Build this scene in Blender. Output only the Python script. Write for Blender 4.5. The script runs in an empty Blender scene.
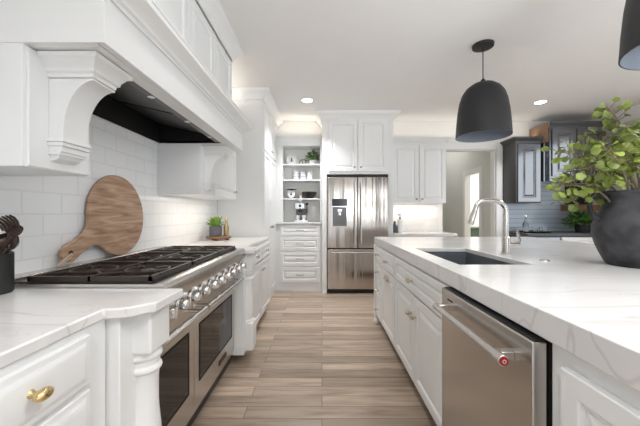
import bpy, bmesh, math, random
from mathutils import Vector, Matrix
random.seed(7)
SC = bpy.context.scene
COL = SC.collection
R = math.radians
# ------------------------------------------------------------------ camera, world, light, exposure
cd = bpy.data.cameras.new('camera'); cam = bpy.data.objects.new('camera', cd); COL.objects.link(cam)
cam.location = (0, 0, 1.2); cam.rotation_euler = (R(90), 0, 0)
cd.sensor_width = 36; cd.lens = 300 * 36 / 640; cd.shift_x = -2 / 640; cd.shift_y = 1 / 640
cd.clip_start = 0.05
SC.camera = cam
w = bpy.data.worlds.new('sky'); SC.world = w; w.use_nodes = True
nt = w.node_tree; bg = nt.nodes['Background']
# overcast sky, brighter towards the sun side (right of and behind the camera)
_tc = nt.nodes.new('ShaderNodeTexCoord'); _d = nt.nodes.new('ShaderNodeVectorMath'); _d.operation = 'DOT_PRODUCT'; _d.inputs[1].default_value = Vector((.62, -.78, .08)).normalized()
_c = nt.nodes.new('ShaderNodeMath'); _c.operation = 'MAXIMUM'; _c.inputs[1].default_value = 0
_p = nt.nodes.new('ShaderNodeMath'); _p.operation = 'POWER'; _p.inputs[1].default_value = 4
_m = nt.nodes.new('ShaderNodeMath'); _m.operation = 'MULTIPLY_ADD'; _m.inputs[1].default_value = 1.5; _m.inputs[2].default_value = .66
nt.links.new(_tc.outputs['Generated'], _d.inputs[0]); nt.links.new(_d.outputs['Value'], _c.inputs[0]); nt.links.new(_c.outputs[0], _p.inputs[0]); nt.links.new(_p.outputs[0], _m.inputs[0])
nt.links.new(_m.outputs[0], bg.inputs[1]); bg.inputs[0].default_value = (.86, .93, 1, 1)
SC.view_settings.view_transform = 'Standard'; SC.view_settings.look = 'None'
SC.view_settings.gamma = 1; SC.view_settings.use_curve_mapping = False
SC.view_settings.exposure = 0.47

def area(name, loc, sx, sy, power, col=(1, 1, 1), rot=(0, 0, 0), spread=180, shape='RECTANGLE'):
    l = bpy.data.lights.new(name, 'AREA'); l.shape = shape; l.size = sx; l.size_y = sy; l.energy = power; l.color = col
    l.spread = R(spread)
    o = bpy.data.objects.new(name, l); COL.objects.link(o); o.location = loc; o.rotation_euler = rot
    return o
# ceiling downlights (the two in view sit in their own fittings further down)
for x, y, p_ in ((-0.1, 1.5, 2.2), (-0.2, -0.6, 8), (1.1, 0.2, 13), (3.0, 1.8, 18), (3.0, -0.4, 11)):
    area('downlight_glow', (x, y, 2.70), .14, .14, p_, (.98, .98, 1), shape='DISK', spread=130)
WARM = (1, .91, .80)
# added fill lamp behind the camera, aimed up to brighten the ceiling
area('ceiling_fill', (1.3, -.9, 1.5), 1.2, 1.2, 34, (.96, .98, 1), (R(142), 0, 0), spread=120)
# LED strips on top of the cabinets, washing wall and ceiling
area('cove_glow', (-1.1, 3.25, 2.50), .1, .8, .9, WARM, (R(180), 0, 0))
area('cove_glow', (-.27, 4.82, 2.50), .75, .08, .8, WARM, (R(180), 0, 0))
area('cove_glow', (2.0, 4.84, 2.46), 1.8, .08, 1.0, WARM, (R(180), 0, 0))
area('cove_glow', (3.25, 4.84, 2.46), .4, .08, .25, WARM, (R(180), 0, 0))
# LED strips under the wall cabinets
area('counter_glow', (-1.06, 2.86, 1.350), .08, .9, 1.8, WARM)
area('counter_glow', (1.5, 4.85, 1.36), .75, .05, 1.5, WARM)
# daylight in the hall and the room behind it
area('hall_daylight', (2.3, 6.6, 2.7), 1.0, 1.4, 7, (1, 1, .97))
area('far_room_daylight', (4.1, 6.4, 2.6), 1.2, 1.6, 60, (1, 1, 1))

# ------------------------------------------------------------------ helpers
class MB:
    def __init__(s): s.v = []; s.f = []; s.m = []
    def add(s, vs, fs, mat=0):
        b = len(s.v); s.v += [Vector(v) for v in vs]
        for f in fs: s.f.append([b + i for i in f]); s.m.append(mat)
        return s
    def box(s, x0, x1, y0, y1, z0, z1, mat=0):
        return s.add([(x0,y0,z0),(x1,y0,z0),(x1,y1,z0),(x0,y1,z0),(x0,y0,z1),(x1,y0,z1),(x1,y1,z1),(x0,y1,z1)],
                     [(0,3,2,1),(4,5,6,7),(0,1,5,4),(1,2,6,5),(2,3,7,6),(3,0,4,7)], mat)
    def prism(s, poly, z0, z1, fn=lambda a, b, c: (a, b, c), mat=0):
        n = len(poly)
        vs = [fn(a, b, z0) for a, b in poly] + [fn(a, b, z1) for a, b in poly]
        fs = [tuple(reversed(range(n))), tuple(range(n, 2*n))] + [(i, (i+1) % n, n+(i+1) % n, n+i) for i in range(n)]
        return s.add(vs, fs, mat)
    def lathe(s, prof, loc=(0,0,0), axis=(0,0,1), seg=24, mat=0, cap=True):
        q = Vector((0,0,1)).rotation_difference(Vector(axis)); loc = Vector(loc)
        vs = []; fs = []
        for r, z in prof:
            for k in range(seg):
                a = 2*math.pi*k/seg
                vs.append(loc + q @ Vector((r*math.cos(a), r*math.sin(a), z)))
        for i in range(len(prof)-1):
            for k in range(seg):
                fs.append((i*seg+k, i*seg+(k+1) % seg, (i+1)*seg+(k+1) % seg, (i+1)*seg+k))
        if cap and prof[0][0] > 1e-5: fs.append(tuple(reversed(range(seg))))
        if cap and prof[-1][0] > 1e-5: fs.append(tuple((len(prof)-1)*seg+k for k in range(seg)))
        return s.add(vs, fs, mat)
    def tube(s, pts, r, seg=10, closed=False, mat=0):
        pts = [Vector(p) for p in pts]; n = len(pts)
        rs = r if isinstance(r, (list, tuple)) else [r]*n
        vs = []; fs = []; ref = None
        for i, p in enumerate(pts):
            if closed: t = pts[(i+1) % n] - pts[i-1]
            else: t = pts[min(i+1, n-1)] - pts[max(i-1, 0)]
            t.normalize()
            if ref is None:
                ref = Vector((0,0,1)) if abs(t.z) < .9 else Vector((1,0,0))
            u = (ref - t*ref.dot(t)); u.normalize(); ref = u; wv = t.cross(u)
            for k in range(seg):
                a = 2*math.pi*k/seg
                vs.append(p + (u*math.cos(a) + wv*math.sin(a))*rs[i])
        m = n if closed else n-1
        for i in range(m):
            j = (i+1) % n
            for k in range(seg):
                fs.append((i*seg+k, i*seg+(k+1) % seg, j*seg+(k+1) % seg, j*seg+k))
        if not closed:
            fs.append(tuple(reversed(range(seg)))); fs.append(tuple((n-1)*seg+k for k in range(seg)))
        return s.add(vs, fs, mat)
    def sweep(s, prof, path, z, mat=0, closed_prof=True, side=1):
        """moulding: prof = [(out, up)], path = [(x, y)]; out points to the right of the path when side = 1"""
        P = [Vector(p) for p in path]; n = len(P); vs = []; fs = []; k = len(prof)
        for i, p in enumerate(P):
            ds = []
            if i > 0: ds.append((P[i]-P[i-1]).normalized())
            if i < n-1: ds.append((P[i+1]-P[i]).normalized())
            ns = [Vector((d.y, -d.x))*side for d in ds]
            m = sum(ns, Vector((0,0))); m.normalize(); m = m / max(.3, m.dot(ns[0]))
            for o, u in prof: vs.append((p.x + m.x*o, p.y + m.y*o, z + u))
        for i in range(n-1):
            for j in range(k):
                fs.append((i*k+j, i*k+(j+1) % k, (i+1)*k+(j+1) % k, (i+1)*k+j))
        fs.append(tuple(range(k))); fs.append(tuple((n-1)*k+j for j in reversed(range(k))))
        return s.add(vs, fs, mat)
    def panel(s, M, wd, ht, t=.02, rail=.055, mat=0, flat=False):
        """raised-panel front: M maps (along, up, out)"""
        rail = min(rail, ht*.27, wd*.27)
        rings = [(0,0),(0,t-.003),(.003,t)]
        if not flat: rings += [(rail-.006,t),(rail,t-.004),(rail+.004,t-.011),(rail+.012,t-.011),(rail+.036 if min(wd,ht)-2*rail>.11 else rail+.022,t-.002)]
        if flat == 'ogee': rings = [(0,0),(0,t*.45),(.004,t*.55),(.014,t*.62),(.020,t*.72),(.030,t*.95),(.036,t)]
        vs = []; fs = []
        for i, d in rings:
            vs += [M @ Vector(p) for p in ((i,i,d),(wd-i,i,d),(wd-i,ht-i,d),(i,ht-i,d))]
        for k in range(len(rings)-1):
            for j in range(4): fs.append((k*4+j, k*4+(j+1) % 4, k*4+4+(j+1) % 4, k*4+4+j))
        fs.append((3,2,1,0)); e = (len(rings)-1)*4; fs.append((e,e+1,e+2,e+3))
        return s.add(vs, fs, mat)

def frame(origin, n):
    n = Vector(n); v = Vector((0,0,1)); u = v.cross(n)
    M = Matrix((u, v, n)).transposed().to_4x4(); M.translation = Vector(origin); return M
FACE = {'+X': (1,0,0), '-X': (-1,0,0), '-Y': (0,-1,0)}
def face_frame(face, plane, a0, a1, z0):
    if face == '+X': return frame((plane, a0, z0), FACE[face])
    if face == '-X': return frame((plane, a1, z0), FACE[face])
    return frame((a0, plane, z0), FACE[face])
def face_pt(face, plane, a, z, out=0):
    if face == '+X': return Vector((plane+out, a, z))
    if face == '-X': return Vector((plane-out, a, z))
    return Vector((a, plane-out, z))

def wloc(o):
    v = Vector((0,0,0))
    while o: v += o.location; o = o.parent
    return v
def obj(name, mb, mats, parent=None, loc=None, bev=0, smooth=35, seg=2):
    me = bpy.data.meshes.new(name)
    base = wloc(parent) if parent else Vector(loc or (0,0,0))
    me.from_pydata([tuple(v - base) for v in mb.v], [], mb.f)
    if not isinstance(mats, (list, tuple)): mats = [mats]
    for m in mats: me.materials.append(m)
    me.polygons.foreach_set('material_index', mb.m)
    bm = bmesh.new(); bm.from_mesh(me); bmesh.ops.remove_doubles(bm, verts=bm.verts, dist=1e-6)
    bmesh.ops.recalc_face_normals(bm, faces=bm.faces); bm.to_mesh(me); bm.free()
    me.polygons.foreach_set('use_smooth', [True]*len(me.polygons)); me.set_sharp_from_angle(angle=R(smooth))
    o = bpy.data.objects.new(name, me); COL.objects.link(o)
    if parent: o.parent = parent
    else: o.location = base
    if bev:
        b = o.modifiers.new('bevel', 'BEVEL'); b.width = bev; b.segments = seg; b.limit_method = 'ANGLE'; b.angle_limit = R(40)
        b.harden_normals = False
    return o
def tag(o, label, cat, group=None):
    o['label'] = label; o['category'] = cat
    if group: o['group'] = group
    return o
def thing(name, label, cat, loc, group=None):
    o = bpy.data.objects.new(name, None); COL.objects.link(o); o.location = loc; o.empty_display_size = .05
    return tag(o, label, cat, group)
def struct(name, mb, mats, bev=0):
    o = obj(name, mb, mats, bev=bev); o['kind'] = 'structure'; return o
def single(name, mb, mats, label, cat, loc, group=None, bev=0, **k):
    return tag(obj(name, mb, mats, loc=loc, bev=bev, **k), label, cat, group)

# ------------------------------------------------------------------ materials
def mat(name, col, rough=.5, metal=0, emit=None, es=0, bump=0, bscale=40, bdist=.002, var=0, vscale=6, coat=0, stretch=None, trans=0, ior=1.45):
    m = bpy.data.materials.new(name); m.use_nodes = True; nt = m.node_tree; b = nt.nodes['Principled BSDF']
    b.inputs['Base Color'].default_value = (*col, 1); b.inputs['Roughness'].default_value = rough; b.inputs['Metallic'].default_value = metal
    b.inputs['IOR'].default_value = ior
    if coat: b.inputs['Coat Weight'].default_value = coat; b.inputs['Coat Roughness'].default_value = .1
    if trans: b.inputs['Transmission Weight'].default_value = trans
    if emit: b.inputs['Emission Color'].default_value = (*emit, 1); b.inputs['Emission Strength'].default_value = es
    tc = nt.nodes.new('ShaderNodeTexCoord'); mp = nt.nodes.new('ShaderNodeMapping'); nt.links.new(tc.outputs['Object'], mp.inputs[0])
    if stretch: mp.inputs['Scale'].default_value = stretch
    if var or not bump:
        n = nt.nodes.new('ShaderNodeTexNoise'); n.inputs['Scale'].default_value = vscale; n.inputs['Detail'].default_value = 4
        nt.links.new(mp.outputs[0], n.inputs['Vector'])
        r = nt.nodes.new('ShaderNodeMapRange'); v = var or .02
        r.inputs[3].default_value = 1-v; r.inputs[4].default_value = 1+v
        mx = nt.nodes.new('ShaderNodeVectorMath'); mx.operation = 'SCALE'; mx.inputs[0].default_value = col
        nt.links.new(n.outputs['Fac'], r.inputs[0]); nt.links.new(r.outputs[0], mx.inputs['Scale']); nt.links.new(mx.outputs[0], b.inputs['Base Color'])
    if bump:
        n = nt.nodes.new('ShaderNodeTexNoise'); n.inputs['Scale'].default_value = bscale; n.inputs['Detail'].default_value = 3
        nt.links.new(mp.outputs[0], n.inputs['Vector'])
        bp = nt.nodes.new('ShaderNodeBump'); bp.inputs['Strength'].default_value = bump; bp.inputs['Distance'].default_value = bdist
        nt.links.new(n.outputs['Fac'], bp.inputs['Height']); nt.links.new(bp.outputs[0], b.inputs['Normal'])
    return m
WHITE = mat('white_cabinet_paint', (.80,.80,.79), .32)
WALL = mat('wall_paint', (.79,.77,.74), .7)
HALLP = mat('hall_paint', (.66,.66,.62), .7)
CEIL = mat('ceiling_paint', (.80,.79,.77), .8)
BEIGE = mat('greige_wall_paint', (.62,.58,.52), .7)
NICHE = mat('niche_grey_paint', (.88,.88,.84), .5)
STEEL = mat('brushed_steel', (.60,.575,.55), .26, 1, bump=.05, bscale=60, stretch=(1,1,.03))
FRSTEEL = mat('fridge_steel', (.50,.455,.415), .15, 1, bump=1, bdist=.02, bscale=6, stretch=(1,1,.02))
DWSTEEL = mat('dishwasher_steel', (.56,.53,.50), .24, 1, bump=.04, bscale=80, stretch=(.03,.03,1))
CHROME = mat('chrome', (.78,.78,.78), .1, 1)
NICKEL = mat('brushed_nickel', (.62,.59,.55), .2, 1)
BRASS = mat('brass', (.72,.55,.28), .22, 1)
PEWTER = mat('pewter', (.30,.28,.26), .3, 1)
PULL = mat('champagne_metal', (.52,.45,.34), .28, 1)
IRON = mat('cast_iron', (.040,.029,.024), .34, var=.2)
DECK = mat('cooktop_deck', (.022,.020,.019), .25)
BLACK = mat('black_liner', (.012,.012,.012), .45)
LINER = mat('hood_liner_metal', (.10,.09,.085), .32, .8)
GAP = mat('dark_gap', (.008,.008,.008), .8)
OVGLASS = mat('oven_glass', (.016,.012,.010), .05, ior=1.38)
PEND = mat('black_pendant_metal', (.018,.018,.020), .48, bump=.1, bscale=12)
PENDIN = mat('pendant_inner_grey', (.22,.25,.30), .6)
NAVY = mat('navy_black_paint', (.016,.019,.030), .12, coat=1, ior=2.2)
NAVYSIDE = mat('charcoal_paint', (.06,.06,.062), .4)
BLUEGREY = mat('blue_grey_tile', (.36,.42,.48), .25)
SINKM = mat('dark_composite', (.10,.112,.125), .42, var=.15, vscale=60)
CROCK = mat('black_ceramic', (.02,.02,.02), .45)
UTENSIL = mat('dark_bronze_utensil', (.05,.030,.02), .3, .4)
TWINE = mat('twine', (.62,.47,.33), .9)
PALEWOOD = mat('pale_wood', (.60,.40,.26), .55, var=.15, vscale=20)
BROWNWOOD = mat('brown_wood', (.22,.11,.05), .5, var=.25, vscale=20, stretch=(1,8,8))
WOODBOX = mat('raw_cabinet_wood', (.30,.185,.115), .55, var=.15, vscale=10, stretch=(1,1,8))
VASE = mat('black_clay', (.036,.036,.041), .6, var=2.2, vscale=11, bump=.5, bscale=14)
LEAF = mat('leaf_green', (.19,.24,.05), .42, var=1.5, vscale=9)
LEAF2 = mat('leaf_dark_green', (.06,.13,.025), .45, var=.4, vscale=20)
STEM = mat('branch_bark', (.17,.13,.07), .7)
RED = mat('red_enamel', (.30,.012,.02), .25)
WHCER = mat('white_ceramic', (.80,.80,.80), .25)
BLUESTRIPE = mat('pale_violet_glaze', (.45,.44,.60), .3)
GLASS = mat('clear_glass', (.95,.97,.97), .02, trans=1)
LAMP = mat('lamp_diffuser', (1,1,1), .5, emit=(1,.93,.85), es=9)
SOIL = mat('soil', (.03,.02,.012), .9)
GREENPAINT = mat('dark_green_paint', (.05,.075,.045), .4)
TOE = mat('toe_kick_brown', (.11,.065,.04), .6)
PANEL_SCREEN = mat('dispenser_black', (.012,.012,.014), .12)
DISPGREY = mat('dispenser_grey', (.17,.165,.165), .35, .5)
AMBER = mat('amber_glass_brass', (.42,.32,.18), .2, .6)
STONEPOT = mat('grey_speckled_pot', (.10,.10,.11), .6, var=.4, vscale=40)
DIAL = mat('dial_white', (.8,.8,.78), .4)

def quartz(name):
    m = bpy.data.materials.new(name); m.use_nodes = True; nt = m.node_tree; b = nt.nodes['Principled BSDF']; L = nt.links.new
    b.inputs['Roughness'].default_value = .16
    g = nt.nodes.new('ShaderNodeNewGeometry')
    def vein(scale, rot, th, seed, det=4, dist=.35):
        mp = nt.nodes.new('ShaderNodeMapping'); mp.inputs['Scale'].default_value = scale; mp.inputs['Rotation'].default_value = (0,0,rot); mp.inputs['Location'].default_value = (seed,seed*.7,0)
        L(g.outputs['Position'], mp.inputs[0])
        n = nt.nodes.new('ShaderNodeTexNoise'); n.inputs['Scale'].default_value = 1; n.inputs['Detail'].default_value = det; n.inputs['Roughness'].default_value = .5; n.inputs['Distortion'].default_value = dist
        L(mp.outputs[0], n.inputs['Vector'])
        s = nt.nodes.new('ShaderNodeMath'); s.operation = 'SUBTRACT'; s.inputs[1].default_value = .5; L(n.outputs['Fac'], s.inputs[0])
        a = nt.nodes.new('ShaderNodeMath'); a.operation = 'ABSOLUTE'; L(s.outputs[0], a.inputs[0])
        r = nt.nodes.new('ShaderNodeMapRange'); r.interpolation_type = 'SMOOTHSTEP'; r.inputs[2].default_value = th; r.inputs[3].default_value = 1; r.inputs[4].default_value = 0
        L(a.outputs[0], r.inputs[0]); return r.outputs[0]
    v1 = vein((.45,2.6,1.4), .22, .007, 5.3, 3, .15); v2 = vein((1.6,4.2,2.2), -.3, .005, 9.4, 4, .4); v3 = vein((1.2,2.6,1.5), .5, .16, 17.2, 3)
    k = nt.nodes.new('ShaderNodeTexNoise'); k.inputs['Scale'].default_value = 2.2; L(g.outputs['Position'], k.inputs['Vector'])
    kr = nt.nodes.new('ShaderNodeMapRange'); kr.inputs[1].default_value = .4; kr.inputs[2].default_value = .6; L(k.outputs['Fac'], kr.inputs[0])
    def mul(a, bb):
        n = nt.nodes.new('ShaderNodeMath'); n.operation = 'MULTIPLY'; L(a, n.inputs[0])
        if isinstance(bb, float): n.inputs[1].default_value = bb
        else: L(bb, n.inputs[1])
        return n.outputs[0]
    def mixc(fac, c1, c2):
        n = nt.nodes.new('ShaderNodeMix'); n.data_type = 'RGBA'; L(fac, n.inputs[0])
        if isinstance(c1, tuple): n.inputs[6].default_value = (*c1, 1)
        else: L(c1, n.inputs[6])
        n.inputs[7].default_value = (*c2, 1); return n.outputs[2]
    c = mixc(mul(v3, .35), (.76,.745,.73), (.62,.61,.61))
    c = mixc(mul(v2, mul(kr.outputs[0], .25)), c, (.40,.36,.33))
    c = mixc(mul(v1, .28), c, (.36,.32,.30))
    L(c, b.inputs['Base Color']); return m
QUARTZ = quartz('veined_white_quartz')

def tiles(name, axis_u, bw, rh, c1, c2, cm, rough=.2, mortar=.004):
    m = bpy.data.materials.new(name); m.use_nodes = True; nt = m.node_tree; b = nt.nodes['Principled BSDF']; L = nt.links.new
    g = nt.nodes.new('ShaderNodeNewGeometry'); s = nt.nodes.new('ShaderNodeSeparateXYZ'); c = nt.nodes.new('ShaderNodeCombineXYZ')
    L(g.outputs['Position'], s.inputs[0]); L(s.outputs[axis_u], c.inputs[0]); L(s.outputs[2], c.inputs[1])
    t = nt.nodes.new('ShaderNodeTexBrick'); t.inputs['Scale'].default_value = 1; t.inputs['Brick Width'].default_value = bw; t.inputs['Row Height'].default_value = rh
    t.inputs['Mortar Size'].default_value = mortar; t.inputs['Mortar Smooth'].default_value = .3; t.inputs['Bias'].default_value = 0
    t.inputs['Color1'].default_value = (*c1,1); t.inputs['Color2'].default_value = (*c2,1); t.inputs['Mortar'].default_value = (*cm,1)
    L(c.outputs[0], t.inputs['Vector']); L(t.outputs['Color'], b.inputs['Base Color'])
    n = nt.nodes.new('ShaderNodeTexNoise'); n.inputs['Scale'].default_value = 9; L(g.outputs['Position'], n.inputs['Vector'])
    mx = nt.nodes.new('ShaderNodeMath'); mx.operation = 'MULTIPLY_ADD'; mx.inputs[1].default_value = -1.0; L(t.outputs['Fac'], mx.inputs[0]); L(n.outputs['Fac'], mx.inputs[2])
    bp = nt.nodes.new('ShaderNodeBump'); bp.inputs['Strength'].default_value = .35; bp.inputs['Distance'].default_value = .004
    L(mx.outputs[0], bp.inputs['Height']); L(bp.outputs[0], b.inputs['Normal']); b.inputs['Roughness'].default_value = rough
    return m
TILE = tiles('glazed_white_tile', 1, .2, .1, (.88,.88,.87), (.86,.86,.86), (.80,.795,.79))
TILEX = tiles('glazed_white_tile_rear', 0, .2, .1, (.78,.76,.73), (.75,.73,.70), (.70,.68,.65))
SHIP = tiles('blue_grey_boards', 0, 3.0, .075, (.46,.53,.61), (.41,.48,.56), (.22,.26,.30))

def planks(name, c1, c2, c3):
    m = bpy.data.materials.new(name); m.use_nodes = True; nt = m.node_tree; b = nt.nodes['Principled BSDF']; L = nt.links.new
    g = nt.nodes.new('ShaderNodeNewGeometry')
    t = nt.nodes.new('ShaderNodeTexBrick'); t.offset = .37; t.offset_frequency = 2
    for k, v in (('Scale',1),('Brick Width',1.25),('Row Height',.11),('Mortar Size',.0022),('Mortar Smooth',.2),('Bias',0)): t.inputs[k].default_value = v
    t.inputs['Color1'].default_value = (0,0,0,1); t.inputs['Color2'].default_value = (1,1,1,1); t.inputs['Mortar'].default_value = (.5,.5,.5,1)
    L(g.outputs['Position'], t.inputs['Vector'])
    sc = nt.nodes.new('ShaderNodeVectorMath'); sc.operation = 'MULTIPLY_ADD'; sc.inputs[1].default_value = (1,0,0)
    # grain coordinates stretched along the board and shifted from board to board
    mp = nt.nodes.new('ShaderNodeMapping'); mp.inputs['Scale'].default_value = (1.3,14,1); L(g.outputs['Position'], mp.inputs[0])
    ad = nt.nodes.new('ShaderNodeVectorMath'); ad.operation = 'MULTIPLY_ADD'; ad.inputs[1].default_value = (7,3,5)
    L(t.outputs['Color'], ad.inputs[0]); L(mp.outputs[0], ad.inputs[2])
    n = nt.nodes.new('ShaderNodeTexNoise'); n.inputs['Scale'].default_value = 1.6; n.inputs['Detail'].default_value = 7; n.inputs['Roughness'].default_value = .62; n.inputs['Distortion'].default_value = .6
    L(ad.outputs[0], n.inputs['Vector'])
    cr = nt.nodes.new('ShaderNodeValToRGB'); e = cr.color_ramp.elements
    e[0].position = .28; e[0].color = (*c1,1); e[1].position = .72; e[1].color = (*c3,1); x = e.new(.48); x.color = (*c2,1)
    L(n.outputs['Fac'], cr.inputs[0])
    sep = nt.nodes.new('ShaderNodeSeparateColor'); L(t.outputs['Color'], sep.inputs[0])
    mr = nt.nodes.new('ShaderNodeMapRange'); mr.inputs[3].default_value = .66; mr.inputs[4].default_value = 1.22; L(sep.outputs[0], mr.inputs[0])
    vm = nt.nodes.new('ShaderNodeVectorMath'); vm.operation = 'SCALE'; L(cr.outputs[0], vm.inputs[0]); L(mr.outputs[0], vm.inputs['Scale'])
    mm = nt.nodes.new('ShaderNodeMix'); mm.data_type = 'RGBA'; L(t.outputs['Fac'], mm.inputs[0]); L(vm.outputs[0], mm.inputs[6]); mm.inputs[7].default_value = (c1[0]*.45,c1[1]*.45,c1[2]*.45,1)
    L(mm.outputs[2], b.inputs['Base Color']); b.inputs['Roughness'].default_value = .34
    bp = nt.nodes.new('ShaderNodeBump'); bp.inputs['Strength'].default_value = .12; bp.inputs['Distance'].default_value = .003; L(n.outputs['Fac'], bp.inputs['Height']); L(bp.outputs[0], b.inputs['Normal'])
    return m
OAK = planks('oak_planks', (.27,.19,.135), (.47,.365,.275), (.60,.485,.385))

def boardwood(name):
    m = bpy.data.materials.new(name); m.use_nodes = True; nt = m.node_tree; b = nt.nodes['Principled BSDF']; L = nt.links.new
    tc = nt.nodes.new('ShaderNodeTexCoord'); mp = nt.nodes.new('ShaderNodeMapping'); mp.inputs['Rotation'].default_value = (R(-28),0,0); mp.inputs['Scale'].default_value = (2,1.6,16)
    L(tc.outputs['Object'], mp.inputs[0])
    n = nt.nodes.new('ShaderNodeTexNoise'); n.inputs['Scale'].default_value = 2.2; n.inputs['Detail'].default_value = 6; n.inputs['Distortion'].default_value = 1.0; L(mp.outputs[0], n.inputs['Vector'])
    cr = nt.nodes.new('ShaderNodeValToRGB'); e = cr.color_ramp.elements
    e[0].position = .3; e[0].color = (.24,.13,.075,1); e[1].position = .72; e[1].color = (.62,.43,.30,1); x = e.new(.5); x.color = (.44,.275,.175,1)
    L(n.outputs['Fac'], cr.inputs[0]); L(cr.outputs[0], b.inputs['Base Color']); b.inputs['Roughness'].default_value = .55
    return m
BOARD = boardwood('acacia_board')

# ------------------------------------------------------------------ setting
H = 2.74
struct('floor', MB().box(-1.45, 5.2, -3, 8.2, -.1, 0), OAK)
struct('ceiling', MB().box(-1.45, 5.2, -3, 8.2, H, H+.1), CEIL)
struct('wall_left', MB().box(-1.45, -1.31, -1.2, 4.98, 0, H).box(-1.31, -1.3005, -.6, 3.72, .86, 1.78, 1), [WALL, TILE])
b = MB(); b.box(-1.45, 2.0, 4.98, 5.1, 0, H); b.box(2.0, 2.88, 4.98, 5.1, 2.27, H); b.box(2.88, 4.6, 4.98, 5.1, 0, H)
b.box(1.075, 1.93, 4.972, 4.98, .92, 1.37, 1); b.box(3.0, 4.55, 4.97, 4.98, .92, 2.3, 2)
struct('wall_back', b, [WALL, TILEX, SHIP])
struct('wall_right', MB().box(4.55, 4.7, 3.6, 4.98, 0, H), BEIGE)
b = MB(); b.box(-1.45, 5.2, -3.1, -3, 0, .25).box(-1.45, 5.2, -3.1, -3, 2.35, H)
for xa, xb in ((-1.45,-1.1),(-.2,.15),(1.05,1.5),(2.5,3.0),(4.3,5.2)): b.box(xa, xb, -3.1, -3, .25, 2.35)
struct('wall_front', b, WALL)
crown = [(0,0),(.012,0),(.018,.02),(.05,.06),(.085,.085),(.09,.12),(0,.12)]
struct('trim_1', MB().sweep([(0,0),(.012,0),(.02,.03),(.06,.08),(.09,.11),(.095,.16),(0,.16)], [(4.55,4.98),(4.55,3.6)], H-.16), WHITE)
# door casing round the hall opening
b = MB(); b.box(2.88, 2.985, 4.955, 4.98, 0, 2.37); b.box(1.94, 2.88, 4.955, 4.98, 2.27, 2.37); b.box(2.862, 2.88, 4.98, 5.1, 0, 2.27); b.box(2.0, 2.88, 4.98, 5.1, 2.252, 2.27)
struct('trim_2', b, WHITE, .004)
# hall: right wall with doorway, end wall, left wall
b = MB(); b.box(2.9, 3.0, 5.1, 5.50, 0, H); b.box(2.9, 3.0, 6.06, 8.2, 0, H); b.box(2.9, 3.0, 5.5, 6.06, 1.98, H)
struct('wall_hall_right', b, HALLP)
struct('wall_hall_end', MB().box(1.4, 2.9, 8.1, 8.2, 0, H), HALLP)
struct('wall_hall_left', MB().box(1.3, 1.4, 5.1, 8.2, 0, H), HALLP)
b = MB(); b.box(2.88, 2.9, 5.42, 5.5, 0, 2.06); b.box(2.88, 2.9, 6.06, 6.14, 0, 2.06); b.box(2.88, 2.9, 5.5, 6.06, 1.98, 2.06)
struct('trim_3', b, WHITE, .003)
struct('wall_far_room', MB().box(5.0, 5.1, 5.1, 8.2, 0, H).box(3.0, 5.0, 8.1, 8.2, 0, H), WALL)
tag(obj('chest', MB().box(3.5, 4.6, 7.3, 7.85, .06, .84).box(3.47, 4.63, 7.27, 7.88, .84, .87).box(3.52,3.6,7.32,7.4,0,.06).box(4.5,4.58,7.32,7.4,0,.06).box(3.52,3.6,7.75,7.83,0,.06).box(4.5,4.58,7.75,7.83,0,.06), GREENPAINT, loc=(4.05,7.55,0), bev=.004), 'dark green low chest seen through the hall doorway', 'chest')

# ------------------------------------------------------------------ cabinet parts
def front(parent, name, face, plane, a0, a1, z0, z1, m=None, t=.02, rail=.055, flat=False):
    g = .0015
    return obj(name, MB().panel(face_frame(face, plane, a0+g, a1-g, z0+g), a1-a0-2*g, z1-z0-2*g, t, rail, flat=flat), m or WHITE, parent, smooth=20)
def knob(parent, face, plane, a, z, m=None, s=1.0):
    n = FACE[face]
    return obj('knob', MB().lathe([(0,0),(.009*s,0),(.007*s,.004),(.005*s,.012*s),(.007*s,.016*s),(.0145*s,.020*s),(.016*s,.026*s),(.012*s,.032*s),(0,.034*s)], face_pt(face, plane, a, z), n, 20), m or BRASS, parent)
def oval_knob(parent, face, plane, a, z, m, s=1.0):
    """ribbed egg-shaped knob on a short stem, lying along the drawer"""
    b = MB(); c = face_pt(face, plane, a, z, .028)
    b.lathe([(0,0),(.010,0),(.006,.006),(.006,.028),(0,.028)], face_pt(face, plane, a, z), FACE[face], 16)
    ax = (0,1,0) if face != '-Y' else (1,0,0)
    b.lathe([(0,-.022*s),(.006,-.020*s),(.0105,-.014*s),(.0135,-.005*s),(.0135,.005*s),(.0105,.014*s),(.006,.020*s),(0,.022*s)], c, ax, 16)
    return obj('knob', b, m, parent)
def pull(parent, face, plane, a, z, ln, m=None, out=.028, r=.0055):
    b = MB(); pts = []
    for k in range(9):
        t = k/8; pts.append(face_pt(face, plane, a-ln/2+ln*t, z, out*(.78+.22*math.sin(math.pi*t))))
    b.tube(pts, [r*1.15,r,r,r,r*1.25,r,r,r,r*1.15], 10)
    for s in (-1, 1): b.tube([face_pt(face, plane, a+s*ln*.42, z, 0), face_pt(face, plane, a+s*ln*.42, z, out*.85)], r*.9, 8)
    return obj('handle', b, m or PULL, parent)

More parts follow.
